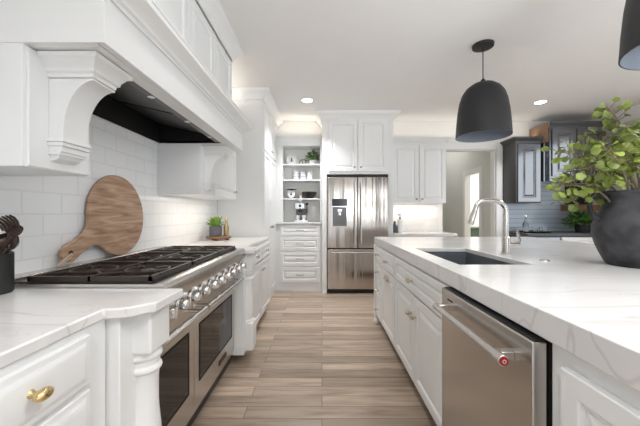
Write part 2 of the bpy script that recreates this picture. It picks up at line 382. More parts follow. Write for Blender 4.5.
# ------------------------------------------------------------------ left run: near base cabinet
XB = -.66                                              # face of the left base cabinets
t = thing('base_cabinet', 'white base cabinet with brass oval knob, nearest on the left under the quartz top', 'cabinet', (-.98, .4, 0))
obj('body', MB().box(-1.299, XB-.001, -.3, .915, .10, .8815), WHITE, t)
obj('toe_kick', MB().box(-1.30, -.74, -.3, .915, 0, .10), TOE, t)
for z0, z1, nm in ((.724,.866,'drawer'),(.42,.714,'drawer'),(.115,.41,'drawer')):
    d = front(t, nm, '+X', XB, .46, .842, z0, z1, t=.022, flat='ogee'); oval_knob(d, '+X', XB+.022, .658, (z0+z1)/2+.01, BRASS)
front(t, 'drawer', '+X', XB, -.28, .45, .115, .852)

def post(y0, y1, x0, x1, label, flip):
    """turned pilaster: square block, rings, vase-shaped shaft, square foot, on a flat backing block"""
    yc = (y0+y1)/2; xc = (x0+x1)/2
    t = thing('pilaster', label, 'pilaster', (xc, yc, 0), 'turned pilasters flanking the range')
    wd = (y1-y0)/2
    s = -1 if flip else 1
    ya, yb = (yc-.125, yc+.10) if not flip else (yc-.10, yc+.125)
    obj('backing_block', MB().box(-1.30, -.622, ya, yb, .075, .882), WHITE, t, bev=.003)
    obj('top_block', MB().box(x0, x1, y0, y1, .735, .882), WHITE, t, bev=.008, seg=3)
    r = wd
    pr = [(r*.86,.742),(r*.84,.728),(r*.90,.722),(r*.92,.714),(r*.90,.708),(r*.80,.702),(r*.79,.684),(r*.88,.677),(r*.91,.670),(r*.88,.663),(r*.78,.657),(r*.70,.62),(r*.70,.58),(r*.76,.52),(r*.85,.46),(r*.89,.42),(r*.85,.38),(r*.72,.345),(r*.70,.335),(r*.95,.328),(r*.95,.315)]
    obj('shaft', MB().lathe(list(reversed(pr)), (xc, yc, 0), seg=28), WHITE, t)
    obj('foot', MB().box(x0-.004, x1+.004, y0-.004, y1+.004, .095, .318), WHITE, t, bev=.006)
    obj('toe_kick', MB().box(-1.2, -.75, ya, yb, 0, .075), TOE, t)
post(.985, 1.11, -.68, -.562, 'white turned pilaster between near drawers and the left side of the range', False)
post(2.425, 2.55, -.68, -.562, 'white turned pilaster beyond the range, beside the far base cabinet', True)

def scurve(xa, ya, xb, yb, n=8):
    return [(xa + (xb-xa)*(k/n), ya + (yb-ya)*(3*(k/n)**2-2*(k/n)**3)) for k in range(n+1)]
ear = [(-.655,-.3),(-.655,.90),(-.615,.905)] + scurve(-.605,.91,-.535,.965) + [(-.532,1.152)]
single('countertop', MB().prism(ear + [(-1.298,1.152),(-1.298,-.3)], .882, .915), QUARTZ, 'veined white quartz countertop in left foreground with notched corner over pilaster', 'countertop', (-.98,.4,.882), bev=.005)
ear2 = [(-.532,2.378),(-.535,2.565)] + scurve(-.535,2.57,-.605,2.625) + [(-.615,2.63),(-.655,2.635),(-.655,3.718)]
single('countertop', MB().prism(ear2 + [(-1.298,3.718),(-1.298,2.378)], .882, .915), QUARTZ, 'white quartz countertop beyond the range, running to the pantry, holding the succulent', 'countertop', (-.98,3.1,.882), bev=.005)

t = thing('base_cabinet', 'white base cabinet with drawers and doors between range and tall pantry', 'cabinet', (-.98, 3.2, 0))
obj('body', MB().box(-1.299, XB-.001, 2.63, 3.715, .10, .881), WHITE, t, bev=.002)
obj('toe_kick', MB().box(-1.30, -.74, 2.63, 3.715, 0, .10), TOE, t)
for a0, a1 in ((2.66,3.17),(3.18,3.70)):
    d = front(t, 'drawer', '+X', XB, a0, a1, .715, .86); knob(d, '+X', XB+.02, (a0+a1)/2, .785, NICKEL)
    d = front(t, 'door', '+X', XB, a0, a1, .115, .705); knob(d, '+X', XB+.02, a1-.04 if a0 < 3 else a0+.04, .62, NICKEL)

# ------------------------------------------------------------------ range
RY0, RY1 = 1.16, 2.372
rg = thing('range', 'stainless steel double oven range with black cast iron grates', 'range', (-.98, 1.766, 0))
obj('body', MB().box(-1.295, -.705, RY0, RY1, .10, .90).box(-1.295,-.76,RY0+.01,RY1-.01,.02,.10,1), [STEEL, GAP], rg, bev=.002)
prof = [(-1.296,.90),(-1.296,.928),(-.655,.928),(-.628,.931),(-.614,.927),(-.607,.918),(-.605,.905),(-.605,.868),(-.608,.856),(-.616,.850),(-.640,.846),(-.705,.846)]
obj('cooktop', MB().prism(prof, RY0, RY1, lambda a,b,c: (a,c,b)), STEEL, rg)
obj('burner_pan', MB().box(-1.262, -.668, RY0+.018, RY1-.03, .9285, .934), DECK, rg, bev=.002)
obj('back_trim', MB().box(-1.296, -1.225, RY0, RY1, .928, .945), STEEL, rg, bev=.004)
cpan = obj('control_panel', MB().prism([(-.705,.846),(-.636,.846),(-.646,.742),(-.705,.742)], RY0, RY1, lambda a,b,c: (a,c,b)), STEEL, rg)
for k in range(10):
    y = 1.215 + k*(2.322-1.215)/9
    kb = MB().lathe([(0,0),(.032,0),(.032,.006),(.025,.009),(.023,.036),(.020,.043),(0,.044)], (-.639, y, .80), (1,0,-.06), 24)
    b2 = kb.box(-.600,-.584, y-.005, y+.005, .776, .824)
    obj('knob', b2, CHROME, rg, bev=.0015)
def grate(y0, y1):
    x0, x1 = -1.165, -.676; z1 = .953; z0 = .939; bw = .011
    b = MB()
    b.box(x0, x1, y0, y0+bw, z0-.006, z1); b.box(x0, x1, y1-bw, y1, z0-.006, z1)
    b.box(x0, x0+bw, y0, y1, z0-.006, z1); b.box(x1-bw, x1, y0, y1, z0-.006, z1)
    ym = (y0+y1)/2; xm = (x0+x1)/2
    b.box(xm-bw/2, xm+bw/2, y0, y1, z0, z1)
    for px, py in ((x0,y0),(x1-bw*1.5,y0),(x0,y1-bw*1.5),(x1-bw*1.5,y1-bw*1.5),(xm-bw*.75,y0),(xm-bw*.75,y1-bw*1.5)): b.box(px, px+bw*1.5, py, py+bw*1.5, .9345, z0)
    for cx in ((x0+xm)/2, (xm+x1)/2):
        rr = .088
        b.tube([(cx+rr*math.cos(a*math.pi/16), ym+rr*math.sin(a*math.pi/16), z1-.006) for a in range(32)], .0065, 6, True)
        for k in range(4):
            a = k*math.pi/2 + math.pi/4
            ca, sa = math.cos(a), math.sin(a)
            hx, hy = (xm-x0)/2, (y1-y0)/2
            tmax = min(hx/abs(ca) if abs(ca)>1e-6 else 9, hy/abs(sa) if abs(sa)>1e-6 else 9)
            b.tube([(cx+.030*ca, ym+.030*sa, z1-.005),(cx+tmax*ca, ym+tmax*sa, z1-.005)], .0055, 6)
    return b
gw = (RY1-.03-(RY0+.022))/3
for k in range(3):
    y0 = RY0+.022+k*gw+.003; y1 = y0+gw-.006
    obj('grate', grate(y0, y1), IRON, rg)
    for cx in (-1.043, -.798):
        obj('burner', MB().lathe([(0,.934),(.052,.934),(.052,.937),(.040,.939),(.034,.943),(.030,.945),(0,.945)], (cx,(y0+y1)/2,0), seg=24), IRON, rg)
def oven(y0, y1, badge):
    d = obj('oven_door', MB().box(-.7045, -.70, y0+.003, y1-.003, .125, .735).box(-.70,-.694,y0+.003,y1-.003,.125,.735), STEEL, rg, bev=.003)
    wy0, wy1 = y0+.075, y1-.075
    obj('window', MB().box(-.6955, -.6925, wy0, wy1, .265, .575), OVGLASS, d, bev=.001)
    fr = MB()
    for a in ((wy0-.008,wy0,.257,.583),(wy1,wy1+.008,.257,.583),(wy0,wy1,.257,.265),(wy0,wy1,.575,.583)): fr.box(-.6955,-.691,a[0],a[1],a[2],a[3])
    obj('window_frame', fr, GAP, d)
    b = MB().tube([(-.628, y0+.015, .69),(-.628, y1-.015, .69)], .0165, 16)
    for yy in (y0+.05, y1-.05): b.tube([(-.694,yy,.69),(-.632,yy,.69)], .010, 12)
    obj('handle', b, CHROME, d)
    if badge: obj('badge', MB().box(-.6945,-.690,(y0+y1)/2+.02,(y0+y1)/2+.17,.175,.205), PANEL_SCREEN, d, bev=.002)
oven(RY0, RY0+.47, False); oven(RY0+.47, RY1, True)
obj('kick_plate', MB().box(-.735,-.72,RY0+.01,RY1-.01,.035,.12), BLACK, rg)

# ------------------------------------------------------------------ hood
HY0, HY1, HZ = .965, 2.64, 1.752
hd = thing('range_hood', 'large white wooden range hood with carved corbels over the range', 'hood', (-1.0, 1.8, 1.355))
b = MB(); b.box(-.725, -.70, HY0, HY1, HZ, 1.93)                       # apron
b.box(-1.30, -.725, HY0, HY0+.025, HZ, 1.93); b.box(-1.30, -.725, HY1-.025, HY1, HZ, 1.93)
b.box(-1.30, -.725, HY0+.025, HY1-.025, 1.915, 1.93)
lx0, lx1, ly0, ly1 = -1.27, -.785, 1.25, 2.34
b.box(lx1, -.725, HY0+.025, HY1-.025, HZ, HZ+.02); b.box(-1.30, lx0, HY0+.025, HY1-.025, HZ, HZ+.02)
b.box(lx0, lx1, HY0+.025, ly0, HZ, HZ+.02); b.box(lx0, lx1, ly1, HY1-.025, HZ, HZ+.02)
obj('apron', b, WHITE, hd, bev=.0015)
hc = [(0,0),(.008,0),(.010,.010),(.022,.016),(.026,.024),(.048,.040),(.068,.048),(.076,.052),(.078,.070),(.082,.072),(.082,.080),(0,.080)]
obj('crown_moulding', MB().sweep(hc, [(-1.30,HY1),(-.70,HY1),(-.70,HY0),(-1.30,HY0)], 1.905, side=-1).box(-1.30,-.70,HY0,HY1,1.93,1.984), WHITE, hd, smooth=25)
ln = MB()                                                             # dark inside of the hood
zt = 1.90
def quad(m, a, bb, c, d_, mi=0): m.add([a,bb,c,d_],[(0,1,2,3)],mi)
quad(ln,(lx0,ly0,HZ),(lx0,ly1,HZ),(lx0,ly1,zt),(lx0,ly0,zt)); quad(ln,(lx0,ly0,HZ),(lx1,ly0,HZ),(lx1,ly0,zt),(lx0,ly0,zt))
quad(ln,(lx0,ly1,HZ),(lx1,ly1,HZ),(lx1,ly1,zt),(lx0,ly1,zt)); quad(ln,(lx0,ly0,zt),(lx1,ly0,zt),(lx1,ly1,zt),(lx0,ly1,zt))
quad(ln,(lx1,ly0,HZ),(lx1,ly1,HZ),(lx1-.0,ly1,zt),(lx1-.0,ly0,zt))
obj('liner', ln, BLACK, hd)
bf = MB()
for k in range(2):
    ya = ly0+.10+k*.46; bf.add([(lx1-.05,ya,HZ+.035),(lx1-.05,ya+.43,HZ+.035),(lx0+.06,ya+.43,HZ+.12),(lx0+.06,ya,HZ+.12),
        (lx1-.05,ya,HZ+.05),(lx1-.05,ya+.43,HZ+.05),(lx0+.06,ya+.43,HZ+.135),(lx0+.06,ya,HZ+.135)],[(0,3,2,1),(4,5,6,7),(0,1,5,4),(1,2,6,5),(2,3,7,6),(3,0,4,7)])
obj('baffle_filter', bf, LINER, hd)
obj('light_rail', MB().box(lx1-.045, lx1-.002, ly0+.005, ly1-.005, HZ+.004, HZ+.03), LINER, hd, bev=.004)
for yy in (1.42, 1.8, 2.16):
    area('hood_lamp_glow', (lx1-.06,yy,HZ-.004), .05, .05, .3, (1,.98,.95))
    obj('hood_lamp', MB().lathe([(0,HZ+.001),(.017,HZ+.001),(.017,HZ+.004),(0,HZ+.004)], (lx1-.023,yy,0), seg=16), CHROME, hd)
for ya, yb, nm in ((.966,1.235,0),(2.37,2.639,1)):                     # legs under the apron, against the wall
    lg = obj('side_panel', MB().box(-1.30, -.965, ya, yb, 1.355, HZ), WHITE, hd, bev=.002)
    b = MB()
    if nm == 0: b.panel(face_frame('+X', -.965, ya+.012, yb, 1.357), yb-ya-.012, HZ-1.362, .008, flat=True)
    else: b.panel(face_frame('+X', -.965, ya, yb-.0, 1.357), yb-ya, HZ-1.362, .008, flat=True)
    obj('face_board', b, WHITE, lg)
def corbel(yc):
    y0, y1 = yc-.088, yc+.088; xw = -.957
    c = obj('corbel', (lambda m: m)(MB()).prism(
        [(xw,1.675),(-.80,1.675)] + [(-.80-.108*math.sin(a*math.pi/24), 1.668-.195*(1-math.cos(a*math.pi/24))) for a in range(0,13)] +
        [(-.908,1.44),(xw,1.44)], yc-.055, yc+.055, lambda a,bb,cc: (a,cc,bb)), WHITE, hd, bev=.002)
    cap = [(0,0),(.006,0),(.008,.012),(.016,.016),(.018,.028),(.034,.050),(.044,.056),(.046,.07),(0,.07)]
    obj('cap', MB().sweep(cap, [(xw,yc+.052),(-.805,yc+.052),(-.805,yc-.052),(xw,yc-.052)], 1.678, side=-1).box(xw,-.805,yc-.052,yc+.052,1.678,1.748), WHITE, c, smooth=25)
    b = MB(); yi0, yi1 = yc-.055, yc+.055
    for z0, z1, x1, e in ((1.452,1.465,-.896,.010),(1.438,1.452,-.902,.006),(1.418,1.438,-.910,.001),(1.408,1.418,-.915,.003)):
        b.box(xw, x1, yi0-e, yi1+e, z0, z1)
    b.prism([(xw,1.418),(-.916,1.418),(-.930,1.396),(xw,1.385)], yi0+.006, yi1-.006, lambda a,bb,cc: (a,cc,bb))
    obj('lower_moulding', b, WHITE, c, bev=.002)
corbel(1.105); corbel(2.50)

# cabinets above the hood, up to the ceiling
t = thing('upper_cabinet', 'white panelled cabinet above the range hood, reaching the ceiling', 'cabinet', (-1.08, 1.87, 1.985))
obj('body', MB().box(-1.30, -.851, .955, 2.78, 1.986, 2.72), WHITE, t, bev=.002)
for k in range(4):
    a0 = .975+k*.449; front(t, 'door', '+X', -.851, a0, a0+.445, 2.0, 2.60)
obj('crown_moulding', MB().sweep(crown, [(-1.30,2.78),(-.835,2.78),(-.835,.955)], H-.121, side=-1), WHITE, t, smooth=25)

# wall cabinet beyond the hood
t = thing('wall_cabinet', 'small white wall cabinet beyond the hood, above the succulent', 'cabinet', (-1.13, 3.0, 1.355))
obj('body', MB().box(-1.30, -.966, 2.645, 3.32, 1.357, 2.39), WHITE, t, bev=.002)
d = front(t, 'door', '+X', -.966, 2.66, 3.31, 1.36, 1.88, rail=.06); knob(d, '+X', -.946, 3.22, 1.435, NICKEL)
front(t, 'door', '+X', -.966, 2.66, 3.31, 1.89, 2.37)

# pantry
PX = -.715
t = thing('pantry_cabinet', 'tall white pantry cabinet in the left corner beside the open shelves', 'cabinet', (-1.0, 4.3, 0))
obj('body', MB().box(-1.30, PX-.02, 3.725, 4.97, .0, 2.735), WHITE, t, bev=.002)
for a0, a1, ka in ((3.74,4.195,4.15),(4.205,4.66,4.25)):
    d = front(t, 'door', '+X', PX-.02, a0, a1, .11, 1.99); knob(d, '+X', PX, ka, 1.02, PEWTER)
    d = front(t, 'door', '+X', PX-.02, a0, a1, 2.01, 2.60); knob(d, '+X', PX, ka, 2.07, NICKEL)
obj('crown_moulding', MB().sweep(crown, [(-1.30,3.725),(PX-.018,3.725),(PX-.018,4.97)], H-.121, side=1), WHITE, t, smooth=25)

# ------------------------------------------------------------------ open shelf unit with drawers
YN = 4.67
SX0, SX1 = -.733, -.005
t = thing('shelf_cabinet', 'white open shelf cabinet over four drawers, between pantry and refrigerator', 'cabinet', (-.35, 4.8, 0))
b = MB(); ix0, ix1 = -.615, -.03
b.box(SX0, ix0, YN+.02, 4.975, 1.075, 2.43); b.box(ix1, SX1, YN+.02, 4.975, 1.075, 2.43); b.box(ix0, ix1, YN+.02, 4.975, 2.265, 2.43)
b.box(ix0, ix1, 4.95, 4.975, 1.075, 2.265, 1)
obj('frame', b, [WHITE, NICHE], t, bev=.002)
for z in (1.965, 1.72, 1.425): obj('shelf', MB().box(ix0, ix1, YN+.03, 4.95, z, z+.022), WHITE, t, bev=.002)
obj('top_moulding', MB().sweep([(0,0),(.006,0),(.012,.012),(.03,.03),(.034,.045),(0,.045)], [(SX0,YN+.02),(SX1,YN+.02)], 2.385, side=1), WHITE, t, smooth=25)
obj('drawer_body', MB().box(SX0, SX1, YN+.02, 4.975, 0, 1.045), WHITE, t, bev=.002)
obj('ledge', MB().box(SX0, SX1, YN-.02, 4.975, 1.046, 1.074), QUARTZ, t, bev=.003)
for z0, z1 in ((.86,1.03),(.625,.845),(.385,.61),(.13,.37)):
    d = front(t, 'drawer', '-Y', YN+.02, -.655, -.03, z0, z1); pull(d, '-Y', YN, -.343, (z0+z1)/2+.005, .12, PEWTER)

def on_shelf(px, z, dpt=.17): return ((px-322)*(YN+dpt)/300, YN+dpt, z)
# shelf decor
x, y, z = on_shelf(291.5, 1.987)
t = thing('decorative_plate', 'round white plate standing upright on the top open shelf', 'plate', (x,y,z))
obj('rim', MB().lathe([(.062,0),(.084,.004),(.088,.012),(.084,.016),(.062,.010),(.060,.004)], (x,y+.01,z+.089), (0,-1,.1), 32, cap=False), WHCER, t)
obj('centre', MB().lathe([(0,0),(.064,0),(.064,.005),(0,.007)], (x,y+.01,z+.089), (0,-1,.1), 32), DIAL, t)
obj('figure', MB().lathe([(0,-.03),(.010,-.028),(.014,-.01),(.008,.008),(.012,.018),(.008,.030),(0,.034)], (x+.004,y-.004,z+.085), (0,0,1), 12), DISPGREY, t)
x, y, z = on_shelf(312, 1.987)
t = thing('potted_plant', 'small green plant in a white pot on the top open shelf', 'plant', (x,y,z))
obj('pot', MB().lathe([(0,0),(.050,0),(.056,.075),(.050,.075),(.046,.06),(0,.06)], (x,y,z), seg=24), WHCER, t)
def leaf(b, p, d, up, L, W, mi=0):
    d = Vector(d).normalized(); s = d.cross(Vector(up)); s.normalize(); n = s.cross(d); p = Vector(p)
    out = [(0,0,0),(.18,.62,.10),(.42,.98,.16),(.68,.92,.14),(.88,.55,.06),(1,0,-.03)]
    vs = []
    for a, c, h in out: vs.append(p + d*L*a + s*W*.5*c + n*L*h*.6)
    for a, c, h in reversed(out[1:-1]): vs.append(p + d*L*a - s*W*.5*c + n*L*h*.6)
    vs.append(p + d*L*.5 + n*L*.0)
    m = len(vs)-1
    b.add(vs, [(i, (i+1) % m, m) for i in range(m)], mi)
def bush(c, rad, n, L, W, zmin=0, flat=1.0, up=.5):
    b = MB()
    for k in range(n):
        v = Vector((random.gauss(0,1), random.gauss(0,1), random.gauss(0,1))).normalized(); v.z = abs(v.z)*up + zmin
        r = rad*random.random()**.4
        p = Vector(c) + Vector((v.x*r, v.y*r, v.z*r*flat))
        leaf(b, p, v + Vector((random.uniform(-.6,.6), random.uniform(-.6,.6), random.uniform(-.4,.5))), (random.uniform(-.5,.5), random.uniform(-.5,.5), 1), L*random.uniform(.7,1.2), W*random.uniform(.7,1.2))
    return b
obj('foliage', bush((x+.01,y-.01,z+.09), .12, 90, .05, .04, up=.95), LEAF2, t)
x, y, z = on_shelf(302.5, 1.987, .10)
b = MB().tube([(x-.055,y,z+.012),(x-.045,y,z+.05),(x-.02,y,z+.072),(x+.03,y,z+.076),(x+.075,y,z+.062)], [.008,.010,.009,.009,.006], 8)
b.tube([(x-.02,y,z+.070),(x+.0,y+.01,z+.045),(x+.005,y+.01,z+.008)], .006, 8); b.tube([(x+.04,y,z+.074),(x+.05,y,z+.008)], .006, 8)
single('driftwood', b, STEM, 'crooked dark driftwood piece between plate and plant on the top open shelf', 'decoration', (x,y,z))
for px, hh, lab in ((296, .17, 'left and tallest of the three pale lavender canisters on the open shelf'), (303, .15, 'middle one of the three pale lavender canisters on the open shelf'), (309.5, .16, 'rightmost plain white canister of three on the open shelf')):
    x, y, z = on_shelf(px, 1.742)
    t = thing('canister', lab, 'canister', (x,y,z), 'canisters on the open shelf')
    rr = .046 if px > 305 else .05
    obj('jar', MB().lathe([(0,0),(rr*.95,0),(rr,.006),(rr,hh*.40),(rr*.9,hh*.42),(rr*.9,hh*.45),(rr,hh*.47),(rr,hh*.80),(rr*.9,hh*.82),(0,hh*.82)], (x,y,z), seg=24), WHCER, t)
    if px < 305: obj('band', MB().lathe([(rr*.99,.05),(rr*1.03,.05),(rr*1.03,.063),(rr*.99,.063)], (x,y,z), seg=24).lathe([(rr*.99,.095),(rr*1.03,.095),(rr*1.03,.105),(rr*.99,.105)], (x,y,z), seg=24), BLUESTRIPE, t)
    obj('lid', MB().lathe([(0,hh*.82),(rr*1.0,hh*.82),(rr*.98,hh*.90),(rr*.4,hh*.95),(.012,hh*.97),(.014,hh),(0,hh*1.02)], (x,y,z), seg=24), WHCER, t)
x, y, z = on_shelf(291.3, 1.447, .13)
t = thing('kitchen_scale', 'black kitchen scale with round white dial on the open shelf', 'scale', (x,y,z))
obj('body', MB().prism([(-.062,0),(.062,0),(.05,.075),(.02,.135),(-.02,.135),(-.05,.075)], y-.01, y+.06, lambda a,bb,c: (x+a,c,z+bb)), BLACK, t, bev=.006)
obj('dial', MB().lathe([(0,0),(.058,0),(.060,.008),(.055,.010),(0,.010)], (x,y-.01,z+.068), (0,-1,0), 28), DIAL, t)
obj('needle', MB().box(x-.003,x+.003,y-.023,y-.0205,z+.05,z+.108).lathe([(0,0),(.016,0),(.016,.004),(0,.004)], (x,y-.0205,z+.068), (0,-1,0), 14), BLACK, t)
obj('weighing_pan', MB().lathe([(0,.140),(.07,.142),(.082,.150),(.080,.153),(0,.147)], (x,y+.02,z), seg=28).lathe([(0,.13),(.012,.13),(.012,.142),(0,.142)], (x,y+.02,z), seg=12), BLACK, t)
x, y, z = on_shelf(309, 1.447, .13)
t = thing('bowl', 'black wooden bowl with brown inner sides on the open shelf', 'bowl', (x,y,z))
obj('shell', MB().lathe([(0,0),(.066,0),(.070,.004),(.112,.098),(.116,.104),(.110,.104),(.064,.012),(0,.010)], (x,y,z), seg=36), BLACK, t)
obj('grip', MB().prism([(-.104,.03),(-.085,.03),(-.112,.096),(-.128,.096)], y-.02, y+.02, lambda a,bb,c: (x+a,c,z+bb)).prism([(.104,.03),(.085,.03),(.112,.096),(.128,.096)], y-.02, y+.02, lambda a,bb,c: (x+a,c,z+bb)), BROWNWOOD, t, bev=.003)
x, y, z = on_shelf(301, 1.0745, .13)
t = thing('espresso_machine', 'white and chrome espresso machine with two cups, on the niche ledge', 'coffee machine', (x,y,z))
obj('drip_tray', MB().box(x-.11,x+.11,y-.08,y+.12,z,z+.03), CHROME, t, bev=.004)
obj('back_column', MB().box(x-.085,x+.085,y+.05,y+.12,z+.03,z+.21), DISPGREY, t, bev=.006)
hdp = obj('head', MB().box(x-.095,x+.065,y-.05,y+.12,z+.20,z+.31), CHROME, t, bev=.018)
obj('gauge', MB().lathe([(0,0),(.022,0),(.022,.006),(0,.006)], (x-.012,y-.05,z+.255), (0,-1,0), 16), BLACK, hdp)
obj('hopper', MB().lathe([(.028,.30),(.038,.36),(.042,.40),(.034,.42),(0,.42)], (x+.0,y+.03,z), seg=20), CHROME, t)
obj('group_head', MB().lathe([(0,.165),(.032,.165),(.032,.20),(0,.20)], (x-.012,y-.01,z), seg=18).tube([(x-.012,y-.03,z+.178),(x-.012,y-.11,z+.165)], .010, 8), BLACK, t)
obj('steam_wand', MB().tube([(x+.085,y-.02,z+.30),(x+.098,y-.04,z+.25),(x+.10,y-.05,z+.14)], .007, 8).lathe([(0,0),(.018,0),(.018,.04),(0,.04)], (x+.075,y,z+.28), (1,0,.3), 12), BLACK, t)
for s in (-.048, .05): single('cup', MB().lathe([(0,0),(.024,0),(.034,.05),(.036,.075),(.033,.075),(.03,.05),(0,.008)], (x+s,y-.03,z+.0305), seg=18), WHCER, ('left' if s<0 else 'right')+' of two white cups on the espresso machine tray', 'cup', (x+s,y-.03,z+.0305), 'cups on the espresso machine')

# ------------------------------------------------------------------ refrigerator and its cabinet
FY = 4.50
t = thing('refrigerator_surround', 'white cabinet with two doors above and around the refrigerator', 'cabinet', (.54, 4.75, 0))
obj('side_panel', MB().box(0, .072, FY+.03, 4.975, 0, 1.80), WHITE, t, bev=.003); obj('side_panel', MB().box(1.002, 1.074, FY+.03, 4.975, 0, 1.80), WHITE, t, bev=.003)
obj('body', MB().box(0, 1.074, FY+.03, 4.975, 1.80, 2.735), WHITE, t, bev=.003)
for a0, a1, ka in ((.095,.533,.49),(.541,.98,.584)):
    d = front(t, 'door', '-Y', FY+.03, a0, a1, 1.84, 2.62, rail=.06); knob(d, '-Y', FY+.01, ka, 1.90, PEWTER)
obj('crown_moulding', MB().sweep(crown, [(0,4.97),(0,FY+.03),(1.074,FY+.03),(1.074,4.97)], H-.121, side=-1 if False else 1), WHITE, t, smooth=25)
rf = thing('refrigerator', 'stainless steel french door refrigerator with water dispenser and freezer drawer', 'refrigerator', (.537, 4.75, 0))
fx0, fx1, fm = .082, .994, .537
obj('body', MB().box(fx0, fx1, FY+.055, 4.96, .03, 1.755).box(fx0+.02,fx1-.02,FY+.06,4.9,0,.03), BLACK, rf)
obj('hinge_cover', MB().box(fx0, fx1, FY+.05, 4.9, 1.757, 1.785), BLACK, rf)
obj('base_grille', MB().box(fx0, fx1, FY+.03, FY+.054, .02, .065), BLACK, rf)
d1 = obj('door', MB().box(fx0, fm-.003, FY, FY+.05, .685, 1.755), FRSTEEL, rf, bev=.008, seg=3)
d2 = obj('door', MB().box(fm+.003, fx1, FY, FY+.05, .685, 1.755), FRSTEEL, rf, bev=.008, seg=3)
d3 = obj('freezer_drawer', MB().box(fx0, fx1, FY, FY+.05, .07, .672), FRSTEEL, rf, bev=.008, seg=3)
for d, xx in ((d1, fm-.045), (d2, fm+.045)):
    b = MB().tube([(xx,FY-.045,.76),(xx,FY-.05,1.0),(xx,FY-.05,1.4),(xx,FY-.045,1.68)], .0125, 12)
    for zz in (.79, 1.65): b.tube([(xx,FY,zz),(xx,FY-.046,zz)], .010, 10)
    obj('handle', b, NICKEL, d)
b = MB().tube([(fx0+.06,FY-.045,.63),(fm,FY-.05,.63),(fx1-.06,FY-.045,.63)], .0125, 12)
for xx in (fx0+.09, fx1-.09): b.tube([(xx,FY,.63),(xx,FY-.046,.63)], .010, 10)
obj('handle', b, CHROME, d3)
dp = obj('dispenser', MB().box(.150,.378,FY-.004,FY-.0005,1.02,1.43).box(.153,.375,FY-.009,FY-.004,1.32,1.425,1).box(.150,.378,FY-.012,FY-.004,1.305,1.318,2).box(.150,.156,FY-.012,FY-.004,1.02,1.305,2).box(.372,.378,FY-.012,FY-.004,1.02,1.305,2).box(.156,.372,FY-.030,FY-.004,1.02,1.04), [DISPGREY, PANEL_SCREEN, CHROME], d1)
obj('paddle', MB().lathe([(0,0),(.024,.0),(.026,.05),(.016,.075),(0,.075)], (.265,FY-.024,1.18), seg=16).box(.235,.295,FY-.03,FY-.005,1.235,1.27), CHROME, dp)

# ------------------------------------------------------------------ right-hand rear run
t = thing('wall_cabinet', 'white two-door wall cabinet right of the refrigerator, above lit counter', 'cabinet', (1.5, 4.8, 1.37))
obj('body', MB().box(1.076, 1.93, 4.67, 4.97, 1.37, 2.34), WHITE, t, bev=.002)
for a0, a1, ka in ((1.085,1.50,1.46),(1.51,1.92,1.55)):
    d = front(t, 'door', '-Y', 4.67, a0, a1, 1.375, 2.27, rail=.06); knob(d, '-Y', 4.65, ka, 1.43, PEWTER)
obj('crown_moulding', MB().sweep([(0,0),(.008,0),(.012,.018),(.035,.045),(.04,.06),(0,.06)], [(1.076,4.655),(1.945,4.655),(1.945,4.97)], 2.325, side=1), WHITE, t, smooth=25)
t = thing('base_cabinet', 'white base cabinet right of the refrigerator, behind the island', 'cabinet', (1.5, 4.7, 0))
obj('body', MB().box(1.076, 1.93, 4.40, 4.97, .10, .874), WHITE, t, bev=.002); obj('toe_kick', MB().box(1.076,1.93,4.46,4.97,0,.10), TOE, t)
for a0, a1 in ((1.085,1.50),(1.51,1.92)):
    front(t, 'drawer', '-Y', 4.40, a0, a1, .72, .86); front(t, 'door', '-Y', 4.40, a0, a1, .115, .71)
single('countertop', MB().box(1.076, 1.97, 4.365, 4.97, .875, .915), QUARTZ, 'quartz counter under the white wall cabinet right of the refrigerator', 'countertop', (1.5,4.7,.875), bev=.004)
x, y = 1.115, 4.60
t = thing('bottle', 'grey glass bottle on the rear counter beside the refrigerator', 'bottle', (x,y,.9155))
obj('vessel', MB().lathe([(0,0),(.04,0),(.045,.01),(.045,.09),(.02,.13),(.015,.17),(.018,.175),(0,.175)], (x,y,.9155), seg=20), STONEPOT, t)
x = 1.195
t = thing('soap_dispenser', 'clear soap bottle with pump beside the grey bottle on the rear counter', 'soap dispenser', (x,y,.9155))
obj('vessel', MB().lathe([(0,0),(.036,0),(.04,.01),(.04,.17),(.016,.205),(0,.205)], (x,y,.9155), seg=20), WHCER, t)
obj('pump', MB().lathe([(0,0),(.014,0),(.014,.03),(.005,.035),(.005,.07),(0,.07)], (x,y,1.120), seg=12).tube([(x-.035,y,1.185),(x+.012,y,1.192)], .007, 8), BROWNWOOD, t)

# ------------------------------------------------------------------ navy bar
t = thing('bar_wall_cabinet', 'charcoal wall cabinet with glossy panelled door, left end of the bar', 'cabinet', (3.19, 4.8, 1.37))
b = MB().box(3.0, 3.385, 4.64, 4.97, 1.37, 2.36); obj('body', b, NAVYSIDE, t, bev=.003)
obj('end_panel', MB().add([(2.99,4.66,1.40),(2.99,4.95,1.40),(2.99,4.95,2.30),(2.99,4.66,2.30),(3.0,4.64,1.37),(3.0,4.97,1.37),(3.0,4.97,2.33),(3.0,4.64,2.33)],[(0,1,2,3),(0,4,5,1),(1,5,6,2),(2,6,7,3),(3,7,4,0)]), NAVYSIDE, t)
front(t, 'door', '-Y', 4.64, 3.02, 3.37, 1.385, 2.28, NAVY, rail=.075)
obj('crown_moulding', MB().sweep([(0,0),(.01,0),(.014,.02),(.045,.055),(.055,.06),(.055,.085),(0,.085)], [(3.0,4.97),(3.0,4.64),(3.385,4.64)], 2.30, side=-1 if False else 1), NAVYSIDE, t, smooth=25)
t = thing('bar_wall_cabinet', 'taller navy wall cabinet with bare wooden side, behind the leafy branches', 'cabinet', (3.85, 4.7, 1.70))
obj('body', MB().box(3.45, 4.25, 4.55, 4.97, 1.70, 2.52), NAVY, t, bev=.003)
